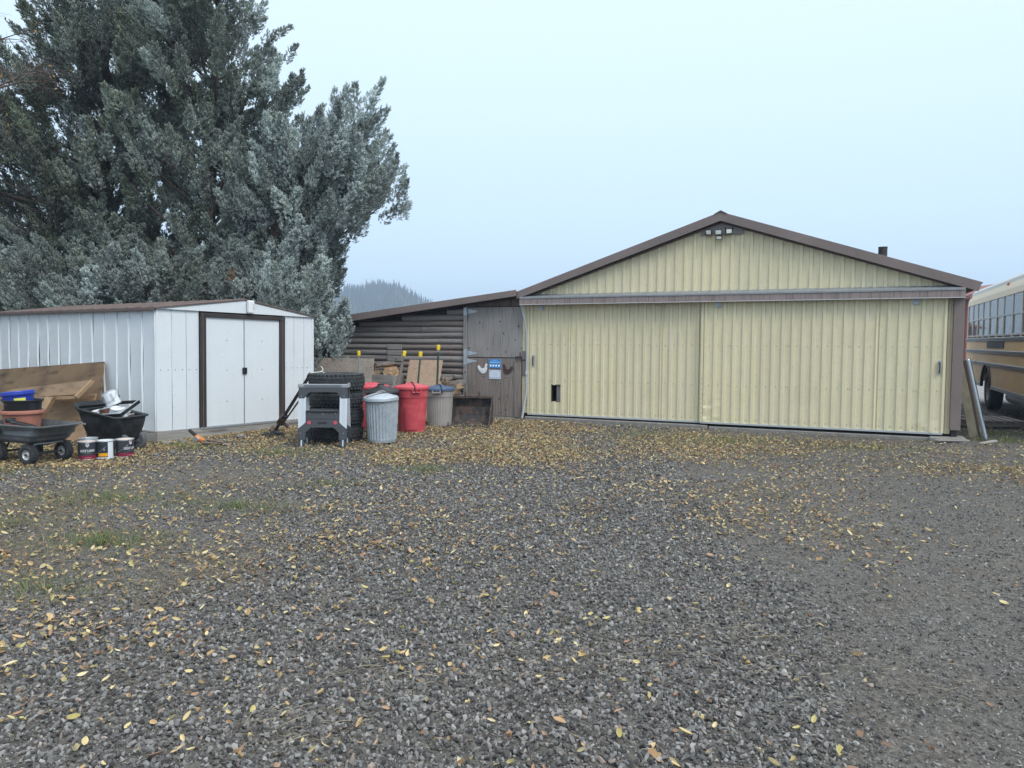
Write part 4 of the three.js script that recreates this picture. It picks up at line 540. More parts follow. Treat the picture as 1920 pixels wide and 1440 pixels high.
// ---------------------------------------------------------------- lumber against the shed's long side
const shedPt = (s, y, o) => { const t = 57.4 * deg, n = [Math.sin(t), Math.cos(t)], l = [-Math.cos(t), Math.sin(t)]; return V(-5.36 - s * n[0] + o * l[0], y, -11.23 - s * n[1] + o * l[1]); }; // s back along the side, o out from it
{
  const quad = (name, label, cat, A, B, C, D, th, mat, grain) => { // A bottom near, B bottom far, C top far, D top near; a real slab of thickness th
    const n = B.clone().sub(A).cross(D.clone().sub(A)).normalize().multiplyScalar(th), P = [A, B, C, D], Q = P.map(p => p.clone().add(n)), out = [], f = (a, b, c, d) => { for (const v of [a, b, c, a, c, d]) out.push(v.x, v.y, v.z); };
    f(P[3], P[2], P[1], P[0]); f(Q[0], Q[1], Q[2], Q[3]); for (let i = 0; i < 4; i++) f(P[i], P[(i + 1) % 4], Q[(i + 1) % 4], Q[i]);
    const g = fromTris(out), L = B.clone().sub(A).normalize(), U = D.clone().sub(A).normalize(), pos = g.attributes.position, uv = new Float32Array(pos.count * 2), v = V(0, 0, 0), ou = R() * 5; for (let i = 0; i < pos.count; i++) { v.fromBufferAttribute(pos, i).sub(A); uv[i * 2] = v.dot(grain ? L : U) + ou; uv[i * 2 + 1] = v.dot(grain ? U : L) + ou; } g.setAttribute('uv', new THREE.BufferAttribute(uv, 2));
    return g; };
  const sheet = mesh('plywood_sheet', [quad('', '', '', shedPt(1.15, -.01, .27), shedPt(4.7, -.01, .27), shedPt(4.9, .98, .035), shedPt(1.33, 1.19, .035), -.02, M.plywood)], M.plywood); tag(sheet, 'large stained plywood sheet leaning on the white shed wall', 'plywood');
  const s2 = mesh('plywood_offcut', [quad('', '', '', shedPt(.98, -.01, .56), shedPt(2.3, -.01, .56), shedPt(2.3, .70, .30), shedPt(1.1, .70, .30), -.02, M.plywood)], M.plyEdge); tag(s2, 'smaller brown plywood offcut leaning under the nailed boards', 'plywood');
  // nailed corner of boards lying against the sheets
  const f = thing('board_frame', 'nailed frame of rough boards propped against the plywood sheet', 'lumber', [0, 0, 0]);
  mesh('wide_board', [quad('', '', '', shedPt(1.0, .70, .62), shedPt(3.6, .50, .62), shedPt(3.6, .66, .42), shedPt(.95, .91, .42), -.03)], M.plywood, f);
  mesh('edge_board', [quad('', '', '', shedPt(1.0, .655, .66), shedPt(2.6, .545, .66), shedPt(2.6, .595, .66), shedPt(1.0, .70, .66), .05)], M.pine, f);
  mesh('end_board', [quad('', '', '', shedPt(.93, .66, .67), shedPt(.99, .66, .67), shedPt(.94, .90, .44), shedPt(.89, .90, .44), -.05)], M.plyEdge, f);
  mesh('brace', [quad('', '', '', shedPt(1.92, .0, .86), shedPt(2.14, .0, .86), shedPt(1.62, .66, .74), shedPt(1.40, .66, .74), -.06)], M.pine, f);
}
// ---------------------------------------------------------------- paint cans
const canKinds = [];
{
  const label = (draw) => new THREE.MeshStandardMaterial({ map: canvasTex(1024, 256, draw), roughness: .4 });
  const best = (c, w, h, shift) => {
    c.fillStyle = '#363a40'; c.fillRect(0, 0, w, h); c.fillStyle = '#7d1f3a'; c.fillRect(0, h * .74, w, h * .26); c.fillStyle = '#ddd'; c.fillRect(0, h * .965, w, h * .035);
    for (const o of [0, .5]) { const x = w * (shift + o); c.fillStyle = '#d8dadd'; c.beginPath(); c.moveTo(x - 30, h * .06); c.lineTo(x + 30, h * .06); c.lineTo(x + 28, h * .2); c.lineTo(x, h * .28); c.lineTo(x - 28, h * .2); c.fill(); c.fillStyle = '#7d1f3a'; c.fillRect(x - 20, h * .105, 40, h * .06); c.fillStyle = '#f0f1f3'; c.font = 'bold 46px serif'; c.textAlign = 'center'; c.fillText('BEST LOOK', x, h * .54); c.fillStyle = '#9aa0a8'; c.fillRect(x - 60, h * .60, 120, 3); c.fillStyle = '#c98ea0'; c.fillRect(x - 70, h * .86, 140, 6); }
  };
  const plain = (c, w, h) => { c.fillStyle = '#2b3037'; c.fillRect(0, 0, w, h); c.fillStyle = '#d8dde3'; c.fillRect(w * .28, 0, w * .11, h); c.fillRect(w * .82, 0, w * .1, h); c.fillStyle = '#e0a020'; c.fillRect(w * .10, h * .66, w * .18, h * .19); c.fillRect(w * .6, h * .66, w * .22, h * .19); c.fillStyle = '#8a9097'; c.fillRect(w * .2, h * .4, w * .03, h * .12); c.fillStyle = '#d8dde3'; c.fillRect(0, h * .9, w, h * .1); };
  const white = (c, w, h) => { c.fillStyle = '#d9dde2'; c.fillRect(0, 0, w, h); c.fillStyle = '#aab2bd'; for (let i = 0; i < 5; i++) c.fillRect(w * (.08 + i * .2), h * .2, w * .06, h * .6); };
  const brownL = (c, w, h) => { c.fillStyle = '#5c3a2c'; c.fillRect(0, 0, w, h); c.fillStyle = '#8a5d44'; c.fillRect(0, h * .62, w, h * .2); c.fillStyle = '#cfc8bd'; c.fillRect(w * .1, h * .2, w * .25, h * .3); };
  const kinds = [label((c, w, h) => best(c, w, h, .24)), label(plain), label((c, w, h) => best(c, w, h, .30)), label(white), label(brownL)];
  const lidC = flat(.62, .62, .6, .4), peach = flat(.62, .47, .38, .5);
  canKinds.push(...kinds);
  var paintCan = (lab, p, k, o = {}) => {
    const t = thing('paint_can', lab, 'paint can', p, o.ry ?? 0, o.group), r = .083, h = .185; if (o.rot) t.rotation.set(...o.rot); if (o.s) t.scale.setScalar(o.s);
    const g = new THREE.CylinderGeometry(r, r, h - .01, 36, 1, true); g.translate(0, h / 2, 0); mesh('label_wrap', g, kinds[k], t);
    mesh('rim', [lathe([[r - .012, h - .008], [r - .01, h], [r + .004, h + .002], [r + .004, h - .008], [r, h - .012]], 36), lathe([[0, .004], [r - .004, .004], [r + .003, 0], [r + .003, .009], [r, .012]], 36)], M.zinc, t);
    if (!o.open) mesh('lid', [lathe([[r - .011, h - .003], [r - .02, h - .008], [.03, h - .009], [0, h - .009]], 32)], o.peach ? peach : lidC, t); else { mesh('inner_wall', [at(cyl(r - .008, r - .008, h - .02, 32, true), 0, h / 2, 0)], M.zinc, t); mesh('paint_film', [at(cyl(r - .009, r - .009, .004, 32), 0, h * .55, 0)], M.paperWhite, t); }
    mesh('bail', [tube(o.up ? [[-r - .004, h * .72, 0], [-r * .7, h * 1.25, .02], [0, h * 1.42, .03], [r * .7, h * 1.25, .02], [r + .004, h * .72, 0]] : [[-r - .004, h * .72, 0], [-r * .95, h * .5, r * .55], [-r * .4, h * .33, r * 1.0], [r * .4, h * .33, r * 1.0], [r * .95, h * .5, r * .55], [r + .004, h * .72, 0]], .0025, 24, 5)], M.wireSteel, t); return t; };
  paintCan('dark paint can reading BEST LOOK with a plum band, next to the cart wheel', [-5.47, 0, -9.56], 0, { ry: -.98, up: true, peach: true, s: 1.3 });
  paintCan('dark paint can with an orange stripe and white panel, between the two lettered cans', [-5.29, 0, -9.66], 1, { ry: -1.0, s: 1.3 });
  paintCan('dark paint can reading BEST LOOK at the foot of the black tub cart', [-5.11, 0, -9.8], 2, { ry: -.72, peach: true, s: 1.3 });
  paintCan('open white paint can standing behind the lettered can', [-5.62, 0, -9.86], 3, { open: true, ry: .3, s: 1.3 });
}
// ---------------------------------------------------------------- grey dump cart and the pots stacked in it
function loft(rings, capB) { // rings of equal point counts; inner/outer shells are listed by the caller
  const out = []; for (let j = 0; j < rings.length - 1; j++) { const n = rings[j].length; for (let i = 0; i < n; i++) { const a = rings[j][i], b = rings[j][(i + 1) % n], c = rings[j + 1][(i + 1) % n], d = rings[j + 1][i]; out.push(...a, ...b, ...c, ...a, ...c, ...d); } }
  if (capB) for (const k of [0, rings.length - 1]) { const r = rings[k], m = r.reduce((s, p) => [s[0] + p[0] / r.length, s[1] + p[1] / r.length, s[2] + p[2] / r.length], [0, 0, 0]); for (let i = 0; i < r.length; i++) k ? out.push(...r[i], ...r[(i + 1) % r.length], ...m) : out.push(...m, ...r[(i + 1) % r.length], ...r[i]); }
  return out;
}
const rrect = (hx, hz, r, y, ox = 0, n = 6, tap = 0) => { const p = []; for (const [sx, sz, a0] of [[1, 1, 0], [-1, 1, 1], [-1, -1, 2], [1, -1, 3]]) for (let i = 0; i <= n; i++) { const a = (a0 + i / n) * Math.PI / 2, x = ox + sx * (hx - r) + r * Math.cos(a), z = sz * (hz - r) + r * Math.sin(a); p.push([x, y, z * (1 - tap * (x + hx) / (2 * hx))]); } return p.reverse(); };
{
  const c = thing('dump_cart', 'grey poly garden dump cart on four fat wheels holding stacked pots', 'garden cart', [-6.12, 0, -9.45], -25 * deg);
  const shell = (k) => [rrect(.40, .21, .08, .255, -.06, 6), rrect(.47, .255, .09, .30, -.04, 6), rrect(.50, .275, .09, .36, -.03, 6), rrect(.515, .285, .09, .365, -.02, 6), rrect(.545, .305, .10, .44, 0, 6, .12), rrect(.56, .315, .10, .445, 0, 6, .12), rrect(.60, .345, .11, .49, .01, 6, .16)];
  const ins = [[.60, .345, .11, .49, .01], [.615, .36, .11, .487, .01], [.612, .357, .11, .472, .01]].map(a => rrect(...a, 6, .16)); 
  const outer = shell(), inner = [rrect(.595, .34, .11, .492, .01, 6, .16), rrect(.53, .29, .10, .40, -.01, 6, .12), rrect(.46, .245, .09, .30, -.04, 6), rrect(.39, .2, .08, .268, -.06, 6)];
  const tri = [...loft(outer), ...loft(ins), ...loft([ins[0], inner[0]]), ...loft(inner)];
  const cap = (r) => { const o = [], m = [-.06, r[0][1], 0]; for (let i = 0; i < r.length; i++) o.push(...m, ...r[i], ...r[(i + 1) % r.length]); return o; };
  const tray = mesh('tray', [fin(fromTris([...tri, ...cap(outer[0]), ...cap(inner[3])]))], M.greyPoly, c);
  mesh('side_badge', [at(cbox(.14, .07, .008, .003), -.18, .395, .312, -.28)], M.blackPoly, tray);
  const fr = part('frame', c); const T = (pts, r = .013) => tube(pts, r, 24, 8);
  mesh('axle_yoke', [T([[.30, .13, .20], [.30, .2, .205], [.34, .245, .18], [.36, .25, 0], [.34, .245, -.18], [.30, .2, -.205], [.30, .13, -.20]])], M.wireSteel, fr); mesh('axle_bar', [bar(V(.30, .125, -.24), V(.30, .125, .24), .011)], M.darkSteel, fr); mesh('tie_rod', [bar(V(.24, .13, -.18), V(.24, .13, .18), .008)], M.darkSteel, fr);
  mesh('rear_axle', [bar(V(-.29, .125, -.24), V(-.29, .125, .24), .013)], M.darkSteel, fr); for (const s of [-1, 1]) mesh('strut', [bar(V(-.29, .125, s * .16), V(-.2, .26, s * .14), .012), bar(V(-.29, .125, s * .16), V(-.38, .26, s * .14), .012)], M.darkSteel, fr); mesh('spine', [bx(-.3, .36, .225, .25, -.03, .03, .004), bx(.05, .09, .14, .23, -.05, .05, .004)], M.darkSteel, fr);
  const tyre = lathe([[.062, -.035], [.085, -.046], [.11, -.045], [.124, -.03], [.127, 0], [.124, .03], [.11, .045], [.085, .046], [.062, .035]], 32).rotateX(Math.PI / 2), lug = []; for (let i = 0; i < 26; i++) for (const s of [-1, 1]) { const g = at(cbox(.010, .014, .034, .002), 0, 0, 0, 0, s * .4, 0); g.translate(.1265, 0, s * .021); g.rotateZ((i + (s > 0 ? .5 : 0)) / 26 * 6.2832); lug.push(g); }
  const rim = mergeGeometries([lathe([[.064, -.034], [.06, -.024], [.05, -.018], [.028, -.008], [.022, -.02], [0, -.02]], 28).rotateX(Math.PI / 2), lathe([[.064, .034], [.06, .024], [.05, .018], [.028, .008], [.022, .03], [0, .03]], 28).rotateX(Math.PI / 2)]), hub = at(cyl(.014, .014, .09, 10), 0, 0, 0, Math.PI / 2), lugG = mergeGeometries(lug), rimM = flat(.5, .5, .49, .4, .3);
  for (const [x, z, t] of [[.30, .225, .1], [.30, -.225, .1], [-.29, .225, 0], [-.29, -.225, 0]]) { const w = mesh('wheel', tyre, M.rubber, c); w.position.set(x, .127, z); w.rotation.y = t; stuff(mesh('tread', lugG, M.rubber, w)); mesh('rim', rim, rimM, w); mesh('hub', hub, M.matteBlack, w); }
  mesh('pull_handle', [at(cbox(.36, .03, .07, .014), .05, .485, .13, .1, .25, -.19), at(cyl(.03, .03, .1, 14), -.12, .525, .175, Math.PI / 2, 0, 0)], M.blackPoly, c);
  const pot = (name, label, p, mat, prof, rot) => { const t = thing(name, label, 'pot', p); if (rot) t.rotation.set(...rot); mesh('wall', [lathe(prof, 44)], mat, t); return t; };
  const pz = [-6.33, 0, -9.62];
  pot('flower_pot', 'wide terracotta plastic pot standing in the dump cart', [pz[0], .272, pz[2]], M.terra, [[0, .012], [.16, .012], [.165, 0], [.175, .005], [.225, .31], [.245, .315], [.25, .325], [.25, .36], [.24, .366], [.225, .36], [.165, .02], [0, .02]]);
  pot('flower_pot', 'black nursery pot nested in the terracotta pot', [pz[0] + .01, .40, pz[2]], M.blackPoly, [[0, .012], [.15, .012], [.16, 0], [.17, .005], [.215, .345], [.232, .35], [.234, .37], [.222, .372], [.205, .36], [.155, .02], [0, .02]]);
  const b = pot('bucket', 'blue plastic bucket tilted in the black nursery pot, with yellow label', [pz[0] - .025, .56, pz[2] + .0], M.blue, [[0, .01], [.13, .01], [.138, 0], [.145, .005], [.175, .26], [.19, .262], [.192, .285], [.186, .29], [.19, .30], [.188, .318], [.176, .32], [.165, .3], [.14, .02], [0, .02]], [0, 0, .10]); b.userData.category = 'bucket';
  mesh('label', [(() => { const g = new THREE.CylinderGeometry(.174, .166, .075, 12, 1, true, .30, .75); return raw(g).translate(0, .19, 0); })()], flat(.78, .76, .1, .5), b); mesh('bail', [tube([[-.19, .27, .02], [-.15, .2, .13], [-.03, .16, .19], [.1, .2, .165]], .003, 20, 5)], M.wireSteel, b);
  const w = mesh('plastic_bag', [new ConvexGeometry([...Array(26).keys()].map(i => V(.16 * (hash(i, 1, 3) - .5), .19 * hash(i, 2, 3), .16 * (hash(i, 3, 3) - .5)))).toNonIndexed()].map(g => fin(g)), M.paperWhite); w.position.set(-6.68, .27, -9.77); tag(w, 'crumpled white plastic lying in the cart behind the pots', 'plastic bag');
}
// ---------------------------------------------------------------- black tub cart with paint cans
{
  const c = thing('tub_cart', 'black poly tub cart heaped with used paint cans', 'garden cart', [-5.60, 0, -10.42], -14 * deg); c.scale.set(.84, .95, .9);
  const rg = (hx, hz, r, y, ox) => rrect(hx, hz, r, y, ox, 6), outer = [rg(.34, .19, .1, .17, .04), rg(.37, .23, .11, .22, .03), rg(.42, .28, .12, .38, .02), rg(.455, .31, .13, .49, 0), rg(.48, .335, .13, .495, 0), rg(.485, .34, .13, .51, 0), rg(.475, .33, .13, .525, 0)], inner = [rg(.475, .33, .13, .525, 0), rg(.44, .295, .12, .515, 0), rg(.40, .265, .12, .38, .02), rg(.35, .215, .1, .235, .03), rg(.32, .17, .1, .19, .04)];
  const lift = r => r.map(([x, y, z]) => [x, y + (y > .3 ? .22 * sst(.05, .62, -x) * (y - .3) / .22 : 0), z]); // the handle end sweeps upward
  const O = outer.map(lift), N = inner.map(lift), cap = (r, m) => { const o = []; for (let i = 0; i < r.length; i++) o.push(...m, ...r[i], ...r[(i + 1) % r.length]); return o; };
  const tub = mesh('tub', [fin(fromTris([...loft(O), ...loft(N), ...cap(O[0], [.04, .17, 0]), ...cap(N[4], [.04, .19, 0])]))], M.blackPoly, c);
  for (const [x, y] of [[-.40, .655], [-.30, .61]]) mesh('handle_rung', [at(cbox(.04, .035, .58, .012), x, y, 0, 0, 0, .3)], M.blackPoly, tub);
  mesh('moulded_script', [tube([[-.30, .40, .297], [-.295, .44, .303], [-.285, .405, .298], [-.27, .415, .3], [-.262, .395, .296], [-.255, .42, .301], [-.24, .40, .298], [-.225, .412, .30]], .005, 30, 5)], flat(.4, .42, .44, .6), tub);
  for (const s of [-1, 1]) { const w = mesh('wheel', [lathe([[.03, -.03], [.1, -.032], [.125, -.03], [.132, 0], [.125, .03], [.1, .032], [.03, .03]], 32).rotateX(Math.PI / 2)], M.greyPoly, c); w.position.set(.36, .132, s * .17); mesh('hub', [at(cyl(.03, .03, .075, 14), 0, 0, 0, Math.PI / 2)], M.wireSteel, w); }
  mesh('axle', [bar(V(.36, .132, -.19), V(.36, .132, .19), .011)], M.darkSteel, c); mesh('rest_leg', [fin(extX([[.17, .02], [.15, .2], [-.15, .2], [-.17, .02], [-.13, 0], [.13, 0]], -.30, -.22, .006))], M.blackPoly, c);
  const P = (x, y, z) => { const t = -14 * deg; x *= .9; return [-5.60 + x * Math.cos(t) + z * Math.sin(t), y - .01, -10.42 - x * Math.sin(t) + z * Math.cos(t)]; };
  const G = 'paint cans heaped in the tub cart', A = (l, x, y, z, k, rot, o = {}) => paintCan(l, P(x, y, z), k, { rot, group: G, ...o });
  A('white paint can tipped on top of the tub cart heap', .03, .64, -.02, 3, [.15, 0, .38], { s: 1.15 }); A('brown paint can behind the tipped white can', -.09, .60, -.10, 4, [.05, 1, -.1], { up: true });
  for (const [x, y, z, k, r] of [[-.14, .39, .1, 3, [.2, 0, .2]], [.03, .43, .08, 4, [-.1, .5, .3]], [.17, .44, .1, 3, [.3, .2, -.2]], [.29, .43, .10, 3, [.1, 1, .15]], [.15, .40, -.1, 1, [.2, 2, .3]], [-.02, .41, -.12, 3, [.0, 2, .1]], [-.2, .32, -.08, 1, [.1, .3, -.1]], [.28, .33, -.06, 4, [.0, .3, .2]]]) A(['', 'dark paint can with an orange stripe lying in the tub cart', '', 'white used paint can lying in the tub cart', 'brown-labelled used paint can lying in the tub cart'][k], x, y, z, k, r);
  const t = thing('tray_frame', 'black rectangular tray with pale rim propped on the paint cans', 'tray', P(.14, .60, .04), -14 * deg); t.rotation.set(.42, -14 * deg, .08, 'YXZ');
  for (const [a, b, e, f] of [[-.22, .22, -.2, -.185], [-.22, .22, .185, .2], [-.22, -.205, -.185, .185], [.205, .22, -.185, .185]]) mesh('side', [bx(a, b, -.03, .018, e, f, .003)], M.blackPoly, t); mesh('rim', [bx(-.225, .225, .0185, .024, .183, .203, .002)], M.greyPlastic, t); mesh('rim', [bx(-.225, -.203, .0185, .024, -.2, .182, .002)], M.greyPlastic, t); mesh('rim', [bx(.203, .225, .0185, .024, -.2, .182, .002)], M.greyPlastic, t); mesh('divider', [bx(-.205, .205, -.03, .005, -.01, .0, .002)], M.blackPoly, t);
}
// ---------------------------------------------------------------- school bus beside the barn
{
  const th = -114.0 * deg, bus = thing('school_bus', 'faded yellow school bus parked on the gravel beside the barn', 'bus', [11.15, 0, -17.55], th); // local x runs to the near end, z out of the visible side
  const X0 = -3.25, X1 = 6.6, HW = 1.15, ZC = -HW, yS = .53, yW0 = 1.74, yW1 = 2.56;
  const arch = c => { const p = []; for (let i = 0; i <= 12; i++) { const a = Math.PI - Math.PI * i / 12; p.push([c + .60 * Math.cos(a), Math.max(yS, .52 + .56 * Math.sin(a))]); } return p; };
  const low = [[X0, yS], ...arch(.05), [X1, yS], [X1, 1.69], [X0, 1.69]];
  for (const s of [1, -1]) { const g = fin(ext(low, .03, .003).translate(0, 0, -.03), 'x', false); if (s < 0) g.rotateY(Math.PI).translate(X0 + X1, 0, -2 * HW); mesh('side_panel', g, M.busYellow, bus); }
  const roofProf = []; for (let i = 0; i <= 16; i++) { const a = i / 16 * Math.PI; roofProf.push([ZC + (HW - .085) * Math.sign(Math.cos(a)) * Math.abs(Math.cos(a)) ** .7, yW1 + .25 + .24 * Math.sin(a) ** .8]); }
  mesh('roof', [fin(extX([...roofProf, [ZC - HW + .2, yW1 + .26], [ZC + HW - .2, yW1 + .26]], X0 + .1, X1, .03), 'x')], M.busRoof, bus);
  for (const s of [0, 1]) mesh('cant_rail', [fin(extX((s ? [[-2 * HW, yW1 - .01], [-2 * HW + .04, yW1 - .01], [-2 * HW + .14, yW1 + .26], [-2 * HW + .07, yW1 + .26], [-2 * HW, yW1 + .08]].reverse() : [[.004, yW1 - .01], [-.036, yW1 - .01], [-.14, yW1 + .26], [-.065, yW1 + .26], [-.012, yW1 + .12]]), X0, X1, .004), 'x')], M.busCream, bus);
  mesh('end_wall', [fin(ext([[ZC - HW + .04, yS + .02], [ZC + HW - .04, yS + .02], [ZC + HW - .04, yW1 + .2], [ZC + .6, yW1 + .42], [ZC - .6, yW1 + .42], [ZC - HW + .04, yW1 + .2]].map(([z, y]) => [-z, y]), .06, .01).rotateY(Math.PI / 2).translate(X0 + .03, 0, 0))], M.busYellow, bus);
  mesh('end_wall', [fin(ext([[ZC - HW + .04, yS + .02], [ZC + HW - .04, yS + .02], [ZC + HW - .04, yW1 + .2], [ZC + .6, yW1 + .42], [ZC - .6, yW1 + .42], [ZC - HW + .04, yW1 + .2]].map(([z, y]) => [-z, y]), .06, .01).rotateY(Math.PI / 2).translate(X1 - .07, 0, 0))], M.busYellow, bus);
  mesh('floor', [bx(X0 + .1, X1 - .1, .8, .9, ZC - HW + .06, -.06, .01)], M.charcoal, bus);
  const cuts = [-3.2, -2.38, -1.6, -.82, .06, .98, 1.78, 2.72, 3.6, 4.5, 5.4, 6.5];
  for (const s of [0, 1]) for (let i = 0; i < cuts.length - 1; i++) { const z = s ? -2 * HW + .03 : 0, a = cuts[i] + .035, b = cuts[i + 1] - .035; const w = part('window', bus); 
    mesh('pillar', [bx(cuts[i] - .035, cuts[i] + .035, 1.69, yW1 - .01, z - .04, z + .002, .008)], M.busCream, w);
    mesh('frame', [bx(a, b, 1.72, 1.76, z - .03, z - .002, .004), bx(a, b, 2.13, 2.16, z - .03, z + .0, .004), bx(a, a + .022, 1.76, yW1 - .011, z - .03, z - .003, .003), bx(b - .022, b, 1.76, yW1 - .011, z - .03, z - .003, .003)], s ? M.busCream : M.railPale, w);
    mesh('pane', new THREE.PlaneGeometry(b - a - .044, .37), M.glass, w).position.set((a + b) / 2, 1.945, z - .022); mesh('pane', new THREE.PlaneGeometry(b - a - .044, .39), M.glass, w).position.set((a + b) / 2, 2.355, z - .014); }
  for (let x = -2.4; x < 5.8; x += .82) for (const z of [-.55, -1.75]) mesh('seat', [bx(x, x + .42, 1.2, 1.3, z - .42, z + .42, .02), bx(x + .36, x + .46, 1.3, 1.95, z - .42, z + .42, .03), bx(x + .1, x + .34, .9, 1.2, z - .3, z + .3, .01)], M.greyPoly, bus);
  for (const y of [1.655, 1.37, 1.085]) for (const [a, b] of y > 1.1 ? [[X0, X1]] : [[X0, -1.42], [-1.3, X1]]) { const r = mesh('rub_rail', [bx(a, b, y - .045, y + .035, .001, .028, .008)], M.railGrey, bus); mesh('bright_edge', [bx(a, b, y + .015, y + .03, .028, .036, .003)], M.railPale, r); mesh('groove', [bx(a, b, y - .018, y - .006, .0275, .031, .001)], M.darkSteel, r); }
  mesh('skirt_rail', [bx(X0, -.58, yS - .01, yS + .07, .001, .02, .006)], M.railGrey, bus); mesh('skirt_rail', [bx(.68, X1, yS - .01, yS + .07, .001, .02, .006)], M.railGrey, bus);
  mesh('vent_panel', [bx(.0, 2.05, 1.45, 1.6, .001, .012, .004)], M.charcoal, bus);
  mesh('wheel_arch', [tube(arch(.05).map(([x, y]) => [x, y, .012]), .03, 30, 8)], M.blackPoly, bus);
  const w = mesh('wheel', [lathe([[.28, -.13], [.36, -.14], [.45, -.13], [.49, -.10], [.50, 0], [.49, .10], [.45, .13], [.36, .14], [.28, .13]], 48).rotateX(Math.PI / 2)], M.rubber, bus); w.position.set(.05, .50, -.16); mesh('rim', [lathe([[.285, .12], [.26, .06], [.2, .0], [.12, .02], [.10, .1], [0, .1]], 32).rotateX(Math.PI / 2)], M.railGrey, w); const w2 = mesh('wheel', [w.geometry.clone()], M.rubber, bus); w2.position.set(.05, .5, -2.05); const w3 = mesh('wheel', [w.geometry.clone()], M.rubber, bus); w3.position.set(5.4, .5, -.24);
  mesh('tank', [at(cyl(.13, .13, 1.9, 18), 2.3, .40, -.3, 0, 0, Math.PI / 2)], M.railPale, bus); mesh('chassis', [bx(X0 + .2, X1 - .2, .55, .8, -1.6, -.7, .02), bx(-.1, .2, .4, .6, -2, -.3, .02)], M.matteBlack, bus);
  for (const [x, y] of [[X0 + .16, 2.80], [1.95, 2.80]]) mesh('marker_lamp', [at(cbox(.13, .06, .06, .015), x, y, -.055)], flat(.5, .1, .05, .4), bus);
}
// ---------------------------------------------------------------- red barn far behind the bus
{
  const b = thing('red_barn', 'red metal barn showing behind the school bus', 'barn', [26.3, 0, -40], -.1); const e = 2.6, r = 4.72, hw = 6;
  for (let k = 0; k < 12; k++) mesh('wall_panel', ribSheet(-hw + k, -hw + k + 1, 0, x => r - .1 - Math.abs(x) / hw * (r - e), { pitch: .33, rw: .06, rh: .03, ny: 2 }), M.redBarn, b);
  mesh('side_wall', [bx(-hw, -hw + .05, 0, e, -12, -.02)], M.redBarn, b); mesh('side_wall', [bx(hw - .05, hw, 0, e, -12, -.02)], M.redBarn, b); mesh('back_wall', [fin(ext([[-hw, 0], [hw, 0], [hw, e], [0, r - .1], [-hw, e]], .05).translate(0, 0, -12))], M.redBarn, b);
  const rf = mesh('roof', [fin(ext([[-hw - .4, e - .1], [0, r], [hw + .4, e - .1], [hw + .4, e], [0, r + .1], [-hw - .4, e]], 12.6).translate(0, 0, -12.2), 'z')], M.redBarn, b); mesh('fascia', [fin(ext([[-hw - .42, e - .16], [0, r - .04], [hw + .42, e - .16], [hw + .42, e + .03], [0, r + .13], [-hw - .42, e + .03]], .05).translate(0, 0, .42))], flat(.14, .06, .055, .6), rf);
}
// ---------------------------------------------------------------- pipe, sheet, pallet and loose boards at the barn corner
{
  const a = V(7.62, .0, -11.98), b = V(7.345, 1.29, -12.07), d = b.clone().sub(a), L = d.length(), p = thing('metal_pipe', 'long polished steel pipe leaning against the barn corner', 'pipe', [a.x, a.y, a.z]); p.quaternion.setFromUnitVectors(V(0, 1, 0), d.clone().normalize()); mesh('tube', [at(cyl(.058, .058, L, 28, true), 0, L / 2, 0)], M.steel, p); mesh('inner_wall', [at(cyl(.054, .054, L, 28, true), 0, L / 2, 0)], M.darkSteel, p); mesh('end_ring', [lathe([[.054, L], [.059, L + .001], [.059, L - .01]], 28), lathe([[.054, 0], [.059, -.001], [.059, .01]], 28)], M.steel, p);
  const s = mesh('galvanised_sheet', [cbox(.16, 1.2, .006, .001)], surf(128, .6, (u, v) => { const k = .7 + .6 * fbm(u * 6, v * 6, 950, 3, 6, 6); return [.19 * k, .17 * k, .12 * k, .5]; }, { rough: .55, metal: .3 })); s.position.set(7.50, .60, -12.28); s.rotation.set(-.08, .15, .20); tag(s, 'dull narrow metal sheet leaning behind the steel pipe', 'sheet');
  const pl = thing('pallet', 'weathered dark wooden pallet on the ground between barn and bus', 'pallet', [8.95, 0, -14.2], -.25);
  for (const z of [-.42, 0, .42]) mesh('stringer', [bx(-.62, .62, .02, .115, z - .04, z + .04, .006, 'x')], M.logWood2, pl); for (let k = 0; k < 7; k++) mesh('deck_board', [bx(-.61 + k * .178, -.49 + k * .178, .116, .138, -.5, .5, .004, 'z')], M.logWood, pl); for (const x of [-.55, .0, .55]) mesh('bottom_board', [bx(x - .05, x + .05, .0, .019, -.5, .5, .004, 'z')], M.logWood2, pl);
  const bd = (l, x, z, w, ry, rz) => { const m = mesh('loose_board', [cbox(w, .022, .075, .004)], M.skid); m.position.set(x, .022, z); m.rotation.set(0, ry, rz, 'YXZ'); tag(m, l, 'board'); }; bd('grey loose board lying at the foot of the steel pipe', 7.42, -11.55, .42, .55, .03); bd('thin grey loose board lying beside the concrete pad', 6.95, -11.72, .5, -.15, .01);
  const rk = (l, x, z, s, k) => { const m = mesh('rock', [fin(new ConvexGeometry([...Array(22).keys()].map(i => { const v = V(hash(i, 1, k) - .5, (hash(i, 2, k) - .5) * .6, hash(i, 3, k) - .5).normalize(); return V(v.x * s, v.y * s * .55 + s * .3, v.z * s * .8); })))], M.concrete); m.position.set(x, -.01, z); tag(m, l, 'rock', 'rocks along the shed'); };
  rk('pale rounded rock beside the orange winch', -4.98, -11.2, .09, 7); rk('flat grey rock left of the orange winch', -5.1, -11.0, .10, 9); rk('small rock beyond the cable coil', -4.22, -11.0, .06, 12); rk('rock against the shed base beam', -4.35, -11.9, .07, 14);
}

